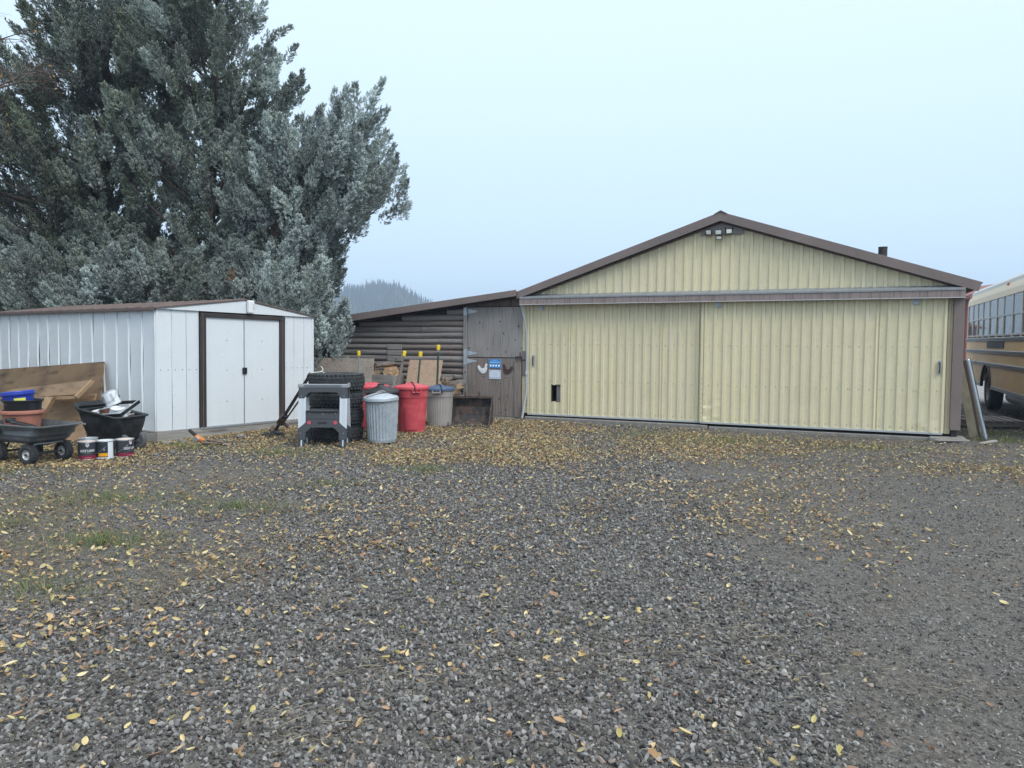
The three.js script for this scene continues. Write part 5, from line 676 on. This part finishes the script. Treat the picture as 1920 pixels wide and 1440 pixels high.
// ---------------------------------------------------------------- junipers behind the shed
{
  const q = rng(3131), qr = (a, b) => a + (b - a) * q();
  // one sprig of scale leaves: a short axis with forked blades, unit length along +y
  const sprig = seed => { const a = [], h = rng(seed); for (let i = 0; i < 13; i++) { const t = i / 13, az = i * 2.4 + h(), up = .35 + .75 * h(), L = (.46 - .22 * t) * (.7 + .5 * h()), w = .075 + .03 * h(); const d = V(Math.cos(az), up, Math.sin(az)).normalize(), s = V(-Math.sin(az), .2 * (h() - .5), Math.cos(az)).multiplyScalar(w), b = V(0, t * .72, 0), m = b.clone().addScaledVector(d, L * .55), e = b.clone().addScaledVector(d, L).add(V(0, .05, 0)); for (const v of [b, m.clone().add(s), e, b, e, m.clone().sub(s)]) a.push(v.x, v.y, v.z); } for (let k = 0; k < 3; k++) { const az = k * 2.1, s = V(Math.cos(az) * .04, 0, Math.sin(az) * .04); for (const v of [V(0, .3, 0).sub(s), V(0, .3, 0).add(s), V(.03 * k, 1.02, 0)]) a.push(v.x, v.y, v.z); } return fromTris(a); };
  const sprigs = [sprig(1), sprig(2)];
  M.leafCol = new THREE.MeshStandardMaterial({ color: 0xffffff, roughness: .85, side: THREE.DoubleSide });
  M.juniperBark = surf(256, [.35, 1.2], (u, v) => { const f = fbm(u * 18, v * 4, 960, 4, 18, 4), k = .5 + f; return [.14 * k, .105 * k, .085 * k, f]; }, { rough: .95, bump: .012 });
  const inPoly = (p, x, y) => { let c = false; for (let i = 0, j = p.length - 1; i < p.length; j = i++) if ((p[i][1] > y) != (p[j][1] > y) && x < (p[j][0] - p[i][0]) * (y - p[i][1]) / (p[j][1] - p[i][1]) + p[i][0]) c = !c; return c; };
  function juniper(label, base, lean, topY, poly, zc, zr, nl, hue, extra = [], density = 1) {
    const t = thing('juniper_tree', label, 'tree', base, 0, 'junipers behind the shed'), trunkAt = y => V(lean[0] * (y / topY) ** 1.3, y, lean[1] * (y / topY)), woods = [], tp = [];
    for (let i = 0; i <= 12; i++) { const p = trunkAt(topY * i / 12); tp.push(p.add(V(.12 * (vn(i * .6, 3, base[0] * 7 | 0) - .5), 0, .12 * (vn(i * .6, 7, 5) - .5)))); }
    const taper = (pts, r0, r1, s) => { const cur = new THREE.CatmullRomCurve3(pts, false, 'centripetal'), n = Math.max(6, pts.length * 3), g = new THREE.TubeGeometry(cur, n, 1, s, false), P = g.attributes.position; for (let i = 0; i <= n; i++) { const c = cur.getPointAt(i / n), r = r0 + (r1 - r0) * i / n; for (let k = 0; k <= s; k++) { const j = i * (s + 1) + k, v = V(P.getX(j), P.getY(j), P.getZ(j)).sub(c).multiplyScalar(r * (1 + .25 * (hash(k % s, i, 3) - .5))).add(c); P.setXYZ(j, v.x, v.y, v.z); } } const u = g.attributes.uv.array; for (let i = 0; i < u.length; i += 2) { const a = u[i] * cur.getLength(); u[i] = u[i + 1] * r0 * 6; u[i + 1] = a; } return raw(g); };
    mesh('trunk', [taper(tp, .2, .05, 10)], M.juniperBark, t);
    const ends = extra.map(e => [V(e[0] - base[0], e[1], e[2] - base[2]), e[3] ?? 1]); let guard = 0;
    const xs = poly.map(p => p[0]), ys = poly.map(p => p[1]), x0 = Math.min(...xs), x1 = Math.max(...xs), y0 = Math.min(...ys), y1 = Math.max(...ys);
    while (ends.length < nl && guard++ < 20000) { const X = qr(x0, x1), Y = qr(y0, y1); if (!inPoly(poly, X, Y)) continue; const e = V(X - base[0], Y, zc - base[2] + qr(-1, 1) * zr * (.6 + .4 * q())); let ok = true; for (const [o] of ends) if (o.distanceToSquared(e) < .40) { ok = false; break; } if (ok) ends.push([e, 1]); }
    const items = [[], []];
    for (const [e, size] of ends) {
      const ay = Math.max(.8, e.y - .5 - .5 * q() - .25 * Math.hypot(e.x, e.z)), a = trunkAt(Math.min(ay, topY * .93)), mid = a.clone().lerp(e, .55); mid.y -= .12 * a.distanceTo(e) * q(); const reach = a.distanceTo(e);
      if (reach > .3) woods.push(taper([a, mid, e], .018 + .012 * reach, .008, 5));
      const out = e.clone().sub(trunkAt(e.y)); out.y = 0; if (out.lengthSq() > 1e-4) out.normalize();
      const tone = qr(.78, 1.2), frost = clamp(hue + qr(-.28, .28)), np = 5 + Math.floor(3 * q());
      for (let k = 0; k < np; k++) {
        const back = k < 2 ? 0 : q() * .5, c = e.clone().lerp(mid, back).add(V(qr(-.45, .45), qr(-.36, .25), qr(-.45, .45)).multiplyScalar(size)), d = V(out.x * .55 + qr(-.35, .35), 1 - .35 * q(), out.z * .55 + qr(-.35, .35)).normalize(), L = qr(.52, 1.05) * size, rad = qr(.14, .25) * size, n = Math.round(195 * L * density * (rad / .19)), dead = q() < .005, pt = qr(.65, 1.5), pf = qr(-.2, .2);
        const s1 = V(1, 0, 0).cross(d).normalize(), s2 = d.clone().cross(s1);
        for (let i = 0; i < n; i++) { const u = q() ** .85, a2 = q() * 6.2832, r = rad * Math.sqrt(q()) * (1.06 - u) ** .8 * (.55 + .45 * Math.min(1, u * 4)), rd = s1.clone().multiplyScalar(Math.cos(a2)).addScaledVector(s2, Math.sin(a2)), p = c.clone().addScaledVector(d, (u - .35) * L).addScaledVector(rd, r), o = d.clone().multiplyScalar(.75).addScaledVector(rd, .75 * (1 - u * .6)).add(V(qr(-.3, .3), qr(-.1, .35), qr(-.3, .3))).normalize(); items[i & 1].push([p, o, qr(.05, .12) * (.8 + .25 * size), tone * pt * qr(.85, 1.18), clamp(frost + pf + qr(-.1, .1)), dead]); }
      }
    }
    mesh('limbs', woods, M.juniperBark, t);
    const Q = new THREE.Quaternion(), Q2 = new THREE.Quaternion(), S = V(1, 1, 1), crown = part('crown', t);
    items.forEach((it, gi) => inst('foliage', sprigs[gi], M.leafCol, it.length, (i, m4, c) => { const [p, o, s, tn, fr, dead] = it[i]; Q.setFromUnitVectors(V(0, 1, 0), o); Q2.setFromAxisAngle(V(0, 1, 0), q() * 6.28); m4.compose(p, Q.multiply(Q2), S.set(s, s * 1.15, s)); const g = mixc([.14, .168, .112], [.40, .455, .445], fr); dead ? c.setRGB(.24 * tn, .18 * tn, .13 * tn) : c.setRGB(g[0] * tn, g[1] * tn, g[2] * tn); }, crown));
    console.log('juniper', ends.length, items[0].length + items[1].length);
  }
  // crown outlines in metres on the plane z = -18.5
  juniper('dark green juniper farthest from the barn, its trunk showing in the gaps', [-10.2, 0, -18.9], [.1, 0], 10.6, [[-14.4, 1.2], [-14.6, 6.6], [-12.9, 7.4], [-12.25, 8.3], [-11.7, 8.1], [-11.1, 9.2], [-10.6, 11], [-9.6, 11.6], [-8.7, 11.6], [-8.3, 9], [-8.8, 6.5], [-8.6, 4], [-9, 2.2], [-11, 1.4]], -18.6, 1.7, 165, .26);
  juniper('tall blue-green juniper standing directly behind the white shed', [-7.55, 0, -18.7], [.35, 0], 11.2, [[-9.2, 2.2], [-9.4, 6], [-9.1, 9], [-9, 11.8], [-6.9, 11.6], [-6.55, 9.9], [-6.2, 8.9], [-5.9, 8.1], [-5.35, 7.4], [-5.2, 6.2], [-5.5, 5], [-5.8, 3.4], [-6.2, 2.2]], -18.5, 1.7, 125, .46);
  juniper('wide frosty blue juniper reaching over the fence beside the log lean-to', [-6.45, 0, -18.2], [1.5, 0], 6.4, [[-6.2, 2.4], [-6.1, 5.2], [-5.5, 6.3], [-5.1, 6.5], [-4.7, 6.25], [-4.2, 6.65], [-3.6, 6.65], [-3.4, 6.2], [-3.1, 5.9], [-3.0, 5.25], [-3.15, 4.95], [-3.5, 4.75], [-4.1, 4.2], [-4.35, 3.6], [-4.6, 3.2], [-4.9, 2.6]], -18.0, 1.3, 82, .82,
    [[-4.3, 2.75, -16.0], [-4.05, 2.7, -15.4], [-3.65, 2.35, -14.6], [-3.75, 2.05, -14.2], [-3.6, 1.95, -14.7], [-4.05, 2.4, -14.3], [-4.3, 2.5, -14.9], [-4.6, 2.5, -15.6], [-5.0, 2.55, -16.0], [-5.5, 2.7, -16.4], [-6.1, 2.75, -16.8], [-3.5, 1.7, -14.7], [-3.75, 1.75, -14.35]]);
  juniper('juniper growing beside the far rear corner of the white shed', [-13.2, 0, -12.2], [0, 0], 7, [[-15, 1], [-15.2, 4], [-14, 7], [-12.8, 7.4], [-11.9, 5], [-11.7, 1.5]], -12.2, 1.4, 34, .2);
  juniper('low spreading juniper skirting the back of the shed roof', [-8.9, 0, -17.8], [.2, 0], 3.4, [[-13.6, 1.4], [-13.4, 3.2], [-12.2, 3.0], [-11.3, 3.6], [-10.2, 3.2], [-9.2, 3.7], [-8.2, 3.3], [-7.2, 3.6], [-6.2, 3.3], [-5.4, 3.0], [-5.2, 2.0], [-9, 1.5]], -17.2, .8, 84, .66);
}
// ---------------------------------------------------------------- bare deciduous tree reaching in from the left
{
  const q = rng(515), qr = (a, b) => a + (b - a) * q(), t = thing('bare_tree', 'nearly bare deciduous tree with brown leaves hanging over the dark juniper', 'tree', [-9.6, 0, -11.2]);
  const bark = surf(128, .4, (u, v) => { const f = fbm(u * 12, v * 4, 970, 3, 12, 4), k = .6 + .8 * f; return [.13 * k, .11 * k, .095 * k, f]; }, { rough: .95, bump: .006 }), twigs = [], limbs = [], tips = [];
  const grow = (p, d, L, r, lv) => { const n = 3; let a = p.clone(), dir = d.clone(); const pts = [a.clone()]; for (let i = 0; i < n; i++) { dir.add(V(qr(-.28, .28), qr(-.22, .2), qr(-.28, .28))).normalize(); a = a.clone().addScaledVector(dir, L / n); pts.push(a.clone()); } for (let i = 0; i < n; i++) (lv < 2 ? limbs : twigs).push(bar(pts[i], pts[i + 1], r * (1 - .22 * i), lv < 2 ? 7 : 4, r * (1 - .22 * (i + 1)))); if (lv >= 3) tips.push([pts[2], dir], [pts[3], dir]); if (lv < 4) { const k = lv < 1 ? 5 : 3 + Math.floor(q() * 2); for (let i = 0; i < k; i++) { const b = pts[1 + Math.floor(q() * 3)].clone(); grow(b, dir.clone().multiplyScalar(.8).add(V(qr(-.8, .8), qr(-.55, .5), qr(-.8, .8))).normalize(), L * qr(.5, .72), r * .5, lv + 1); } } };
  mesh('trunk', [bar(V(0, -.1, 0), V(.1, 2.6, 0), .2, 12, .16), bar(V(.1, 2.6, 0), V(.05, 5.0, .1), .16, 12, .11), bar(V(.05, 5, .1), V(-.2, 7.6, 0), .11, 10, .06)], bark, t);
  grow(V(.08, 4.2, .05), V(.72, .62, -.05).normalize(), 1.6, .06, 0); grow(V(.05, 5.0, .1), V(.75, .5, .2).normalize(), 1.5, .05, 0); grow(V(0, 5.8, .1), V(.6, .7, -.2).normalize(), 1.5, .045, 0); grow(V(0, 4.8, .1), V(-.7, .6, .2).normalize(), 1.6, .05, 0); grow(V(-.1, 6.6, 0), V(.2, .9, .3).normalize(), 1.5, .045, 0);
  mesh('limbs', limbs, bark, t); stuff(mesh('twigs', twigs, bark, t));
  const leaf = fromTris([0, 0, 0, .012, -.02, .004, 0, -.055, .012, 0, 0, 0, 0, -.055, .012, -.012, -.02, .004]), Q = new THREE.Quaternion(), n = Math.min(260, tips.length);
  inst('leaves', leaf, M.leafCol, n, (i, m4, c) => { const [p, d] = tips[Math.floor(q() * tips.length)]; Q.setFromEuler(new THREE.Euler(qr(-1, 1), qr(0, 6), qr(-1, 1))); m4.compose(p.clone().add(V(qr(-.05, .05), qr(-.08, .02), qr(-.05, .05))), Q, V(1, 1, 1).multiplyScalar(qr(.8, 1.6))); const k = qr(.5, 1.1); c.setRGB(.24 * k, .15 * k, .07 * k); }, t);
  console.log('bare', twigs.length, limbs.length, tips.length);
}

// ---------------------------------------------------------------- loose stones, fallen leaves, straw and grass on the yard
{
  const q = rng(8080), qr = (a, b) => a + (b - a) * q();
  // where the fine compacted drive is (fewer, smaller stones): a broad band on the right
  const fines = (x, z) => sst(.38, .62, fbm(x * .5 + 3, z * .45 + 8, 980, 3) * .5 + .52 * sst(.7, 2.3, x + .12 * (z + 4)) + .30 * sst(-.8, -2.4, x) * sst(-3.6, -5.2, z) * sst(-11, -8.5, z));
  const barnD = (x, z) => { const t = -23.93 * deg; return (x - .27) * Math.sin(t) + (z + 14.94) * Math.cos(t); }; // metres out from the barn front
  const blocked = (x, z) => { if (barnD(x, z) < .14 && x > -4.4 && x < 7.6) return true; const t = 57.4 * deg, dx = x + 5.36, dz = z + 11.23, u = dx * Math.cos(t) - dz * Math.sin(t), w = dx * Math.sin(t) + dz * Math.cos(t); return u > -.03 && u < 3.12 && w < .05 && w > -5.4; };
  const shape = s => fin(new ConvexGeometry([...Array(15).keys()].map(i => { const v = V(hash(i, 1, s) - .5, hash(i, 2, s) - .5, hash(i, 3, s) - .5).normalize().multiplyScalar(.42 + .12 * hash(i, 4, s)); return V(v.x, v.y * .72, v.z * .85); })));
  const shapes = [31, 47, 59, 73, 83].map(shape), stoneMat = surf(128, .5, (u, v) => { const f = fbm(u * 20, v * 20, 985, 3, 20, 20), k = .72 + .56 * f; return [k, k, k * 1.01, f]; }, { rough: .78, bump: .1 });
  stoneMat.bumpMap = null;
  const stones = shapes.map(() => []), near = [];
  const add = (x, z, s) => { if (blocked(x, z)) return; const k = Math.floor(q() * 5), r = q(), v = .055 + .21 * q() ** 1.7, gk = qr(.8, 1.3); let c = [v * 1.03, v * 1.0, v * .965]; if (r < .05) c = [v * 1.35, v * 1.08, v * .92]; else if (r < .085) c = [.30 * gk, .285 * gk, .262 * gk]; else if (r < .2) c = [v * 1.12, v * 1.04, v * .98]; const o = { k, x, z, s, e: [q() * 6.28, q() * 6.28, q() * 6.28], f: [qr(.8, 1.35), qr(.6, 1), qr(.8, 1.2)], c, y: gh(x, z) + s * qr(-.05, .42) }; near.push(o); };
  const zone = (z0, z1, per, smin, smax, pw = 2.2) => { const A = (z1 - z0) * ((z0 + z1) / 2 * 1.44 + 1.0), n = Math.round(A * per); for (let i = 0; i < n; i++) { const d = Math.sqrt(z0 * z0 + (z1 * z1 - z0 * z0) * q()), x = (q() - .5) * (1.44 * d + 1.0), z = -d, f = fines(x, z); const s = smin + (smax - smin) * q() ** pw; if (q() < f * .82) { if (q() < .8) add(x, z, s * qr(.28, .5)); } else add(x, z, s * (1 - .25 * f)); } };
  zone(2.1, 4.2, 6600, .010, .037, 3.0); zone(4.2, 7, 3800, .011, .036, 2.6); zone(7, 10.5, 1700, .015, .040, 2.3); zone(10.5, 17, 520, .02, .05, 2.4);
  near.sort((a, b) => b.s / Math.hypot(b.x, b.z) - a.s / Math.hypot(a.x, a.z));
  const vis = o => Math.abs(o.x) < -o.z * .68 && o.z < -2.75;
  const E = new THREE.Euler(), Q = new THREE.Quaternion(), tints = [...Array(8).keys()].map(i => { const m = stoneMat.clone(); const v = [.055, .08, .105, .13, .165, .20, .14, .30][i]; m.color = new THREE.Color().setRGB(v * (i == 6 ? 1.35 : 1.06), v * (i == 6 ? 1.08 : 1.0), v * (i == 6 ? .92 : .95)); return m; });
  let cnt = 0; const rest = shapes.map(() => []);
  for (const o of near) { if (cnt < 300 && vis(o)) { cnt++; const v = (o.c[0] + o.c[1] + o.c[2]) / 3, i = o.c[0] > o.c[2] * 1.4 ? 6 : v < .08 ? 0 : v < .1 ? 1 : v < .12 ? 2 : v < .145 ? 3 : v < .18 ? 4 : v < .23 ? 5 : 7; const m = mesh('stone', shapes[o.k], tints[i], ground); m.position.set(o.x, o.y, o.z); m.rotation.set(...o.e); m.scale.set(o.s * o.f[0], o.s * o.f[1], o.s * o.f[2]); } else rest[o.k].push(o); }
  rest.forEach((a, k) => inst('loose_gravel', shapes[k], stoneMat, a.length, (i, m4, c) => { const o = a[i]; Q.setFromEuler(E.set(...o.e)); m4.compose(V(o.x, o.y, o.z), Q, V(o.s * o.f[0], o.s * o.f[1], o.s * o.f[2])); c.setRGB(...o.c); }, ground));
  console.log('stones', near.length);

  // fallen leaves: lance-shaped, curled along and across
  const leafGeo = (curl, cup, seed, jag = .2) => { const n = 6, a = [], P = (i, s) => { const t = i / n, w = .5 * .36 * Math.sin(Math.PI * t ** .85) ** .9 * (1 + jag * (hash(i, s + 2, seed) - .5)), th = curl * (t - .5); return [s * w, (1 - Math.cos(th)) / Math.max(.2, Math.abs(curl)) * .9 + cup * Math.abs(s) * w * 1.2 + .03 * (hash(i, s + 5, seed) - .5), Math.sin(th) / (curl || 1)]; }; for (let i = 0; i < n; i++) for (const s of [-1, 1]) { const A = P(i, 0), B = P(i, s), C = P(i + 1, s), D = P(i + 1, 0); s > 0 ? a.push(...A, ...C, ...B, ...A, ...D, ...C) : a.push(...A, ...B, ...C, ...A, ...C, ...D); } const g = fromTris(a); g.setAttribute('uv', new THREE.BufferAttribute(new Float32Array(a.length / 3 * 2), 2)); return g; };
  const LG = [leafGeo(.5, .4, 1), leafGeo(1.5, .7, 2), leafGeo(-1.0, .2, 3), leafGeo(2.3, 1.0, 4), leafGeo(3.4, 1.7, 5, .6), leafGeo(.9, .9, 6, 1.5)];
  const leafMat = new THREE.MeshPhysicalMaterial({ color: 0xffffff, roughness: .72, side: THREE.DoubleSide });
  const dens = (x, z) => { // leaves per square metre, read off the photograph
    const n = fbm(x * .8 + 20, z * .8 + 5, 990, 4), n2 = vn(x * 2.6, z * 2.6, 995), b = barnD(x, z), d = -z; let v = 0;
    const carpet = sst(8.6, 10.2, d + 1.2 * (n - .5) * 2) * (x < 1.2 ? 1 : 0) * sst(1.4, .2, x) ; v += 420 * carpet * (.35 + 1.0 * sst(.3, .6, n)) ;
    const band = sst(.6, 1.3, b) * sst(5.2, 2.4, b) * sst(-1.5, .5, x); v += 400 * band * (.25 + sst(.36, .6, n)); v += 60 * sst(.1, .4, b) * sst(1.5, .4, b);
    v += 170 * sst(9.5, 6.5, d) * sst(4.6, 6, d) * sst(-.6, .6, x) * sst(3.9, 2.6, x - .12 * (d - 6)) * sst(.36, .6, n);
    const left = sst(1.0, -.8, x); v += left * sst(8.6, 6, d) * (30 + 110 * sst(.46, .68, n)); v += sst(-1.2, -2.6, x) * sst(7.5, 6, d) * sst(3, 4.5, d) * 170 * sst(.4, .6, n2 * .5 + n * .5);
    v += (38 + 90 * sst(.5, .72, n)) * sst(2.2, .2, x) + 8; v += 95 * sst(4.4, 2.6, x) * sst(4.4, 6.4, d) * (.35 + sst(.4, .62, n)); if (d > 8.5 && x > 4.5) v += 40 * sst(.4, .6, n); return v * .95; };
  const L = []; for (let k = 0; k < 175000; k++) { const d = Math.sqrt(2.2 * 2.2 + (17 * 17 - 2.2 * 2.2) * q()), x = (q() - .5) * (1.46 * d + .8), z = -d; const rate = dens(x, z) / 720; if (q() < rate * .97 && !blocked(x, z)) L.push([x, z]); }
  // piles drifted against the feet of things
  for (let k = 0; k < 900; k++) { const u = q() * 3.1, o = .06 + .3 * q() ** 2, t = 57.4 * deg; L.push([-5.36 + u * Math.cos(t) + o * Math.sin(t), -11.23 - u * Math.sin(t) + o * Math.cos(t)]); }
  for (let k = 0; k < 2600; k++) { const x = qr(-6.8, -4.8), z = qr(-10.9, -8.9); L.push([x, z]); }
  const cols = [[.56, .45, .22], [.60, .51, .29], [.49, .34, .17], [.42, .27, .14], [.60, .50, .26], [.36, .22, .13], [.44, .38, .16], [.52, .38, .19], [.28, .17, .11]];
  const leaves = L.map(([x, z]) => ({ x, z, k: Math.floor(q() * 6), s: qr(.028, .052) * (q() < .25 ? 1.4 : 1), e: [qr(-.6, .6), q() * 6.28, qr(-.7, .7)], w: qr(.7, 1.3), c: Math.min(8, Math.floor(9 * q())), t: qr(.58, 1.02), y: gh(x, z) + qr(.0, .016) + .012 * q() * Math.min(1, dens(x, z) / 250) }));
  leaves.sort((a, b) => b.s / Math.hypot(b.x, b.z) - a.s / Math.hypot(a.x, a.z)); cnt = 0; const LR = LG.map(() => []), lm = cols.map(c => { const m = leafMat.clone(); m.color = new THREE.Color().setRGB(...c); return m; });
  for (const o of leaves) { const tn = cols[o.c].map(a => a * o.t); if (cnt < 300 && vis(o)) { cnt++; const m = mesh('fallen_leaf', LG[o.k], lm[o.c], ground); m.position.set(o.x, o.y + .01, o.z); m.rotation.set(...o.e, 'YXZ'); m.scale.set(o.s * o.w, o.s, o.s); } else LR[o.k].push([o, tn]); }
  LR.forEach((a, k) => inst('leaf_litter', LG[k], leafMat, a.length, (i, m4, c) => { const [o, tn] = a[i]; Q.setFromEuler(E.set(...o.e, 'YXZ')); m4.compose(V(o.x, o.y + .008, o.z), Q, V(o.s * o.w, o.s, o.s)); c.setRGB(...tn); }, ground));
  console.log('leaves', leaves.length);

  // straw, stems and twigs
  const stem = (() => { const a = [], n = 5, w = .012; for (let i = 0; i < n; i++) { const f = t => [.16 * Math.sin(t * 2.4), .05 * Math.sin(t * 3), t - .5], A = f(i / n), B = f((i + 1) / n); for (const [p, r] of [[w, 0], [0, w]]) a.push(A[0] - p, A[1] - r, A[2], A[0] + p, A[1] + r, A[2], B[0] + p, B[1] + r, B[2], A[0] - p, A[1] - r, A[2], B[0] + p, B[1] + r, B[2], B[0] - p, B[1] - r, B[2]); } return fromTris(a); })();
  const S = []; for (let k = 0; k < 9000; k++) { const d = Math.sqrt(5 + 150 * q()), x = (q() - .5) * 1.45 * d, z = -d; if (q() < .10 + .0 * x) S.push([x, z]); }
  for (const [cx, cz, r, n] of [[.85, -3.75, .42, 420], [.2, -3.6, .3, 160], [1.2, -4.05, .3, 160], [-.55, -3.4, .2, 130], [-.85, -2.95, .16, 120], [-2.4, -5.2, .35, 160], [1.7, -3.4, .35, 120]]) for (let i = 0; i < n; i++) { const a = q() * 6.28, rr2 = r * Math.sqrt(q()); S.push([cx + rr2 * Math.cos(a) * 1.6, cz + rr2 * Math.sin(a)]); }
  inst('straw', stem, M.leafCol, S.length, (i, m4, c) => { const [x, z] = S[i]; Q.setFromEuler(E.set(qr(-.25, .25), q() * 6.28, qr(-.4, .4), 'YXZ')); const s = qr(.03, .085) * (q() < .04 ? 1.8 : 1); m4.compose(V(x, gh(x, z) + qr(.012, .028), z), Q, V(s, s, s).multiply(V(qr(.25, .5) , 1, 1))); const k = qr(.6, 1.15), g = q() < .25 ? [.16, .12, .09] : [.46, .40, .29]; c.setRGB(g[0] * k, g[1] * k, g[2] * k); }, ground);
  // grass
  const blade = fromTris([-.03, 0, 0, .03, 0, 0, .02, .5, .06, -.03, 0, 0, .02, .5, .06, -.02, .5, .06, -.02, .5, .06, .02, .5, .06, 0, 1, .28]), G = [];
  for (const [cx, cz, r, n] of [[-3.15, -5.7, .5, 420], [-2.55, -6.9, .5, 350], [-3.9, -7.2, .8, 450], [-1.05, -8.9, .35, 260], [-3.2, -10.3, .7, 500], [-2.0, -8.0, .4, 160], [-4.6, -10.6, .5, 260], [-2.9, -4.6, .6, 220], [-4.9, -10.9, .25, 200], [2.2, -12.4, .9, 420], [3.4, -11.7, .9, 420], [5.4, -11.0, .8, 260], [7.9, -11.9, .6, 420], [8.3, -12.9, .6, 420], [6.6, -9.4, .8, 120], [-4.4, -6.2, .6, 260], [-6.0, -8.6, .5, 160]]) for (let i = 0; i < n * 2.2; i++) { const a = q() * 6.28, k = r * q() ** .8; G.push([cx + k * Math.cos(a) * 1.4, cz + k * Math.sin(a) * .7, k / r]); }
  inst('grass', blade, M.leafCol, G.length, (i, m4, c) => { const [x, z, f] = G[i], s = qr(.028, .085) * (1.2 - .5 * f); Q.setFromEuler(E.set(qr(-.6, .6), q() * 6.28, qr(-.6, .6), 'YXZ')); m4.compose(V(x, gh(x, z) - .004, z), Q, V(s * 1.2, s * 1.3, s)); const k = qr(.6, 1.25), d = q() < .35; c.setRGB((d ? .26 : .13) * k, (d ? .235 : .185) * k, (d ? .13 : .06) * k); }, ground);
}

renderer.render(scene, camera);
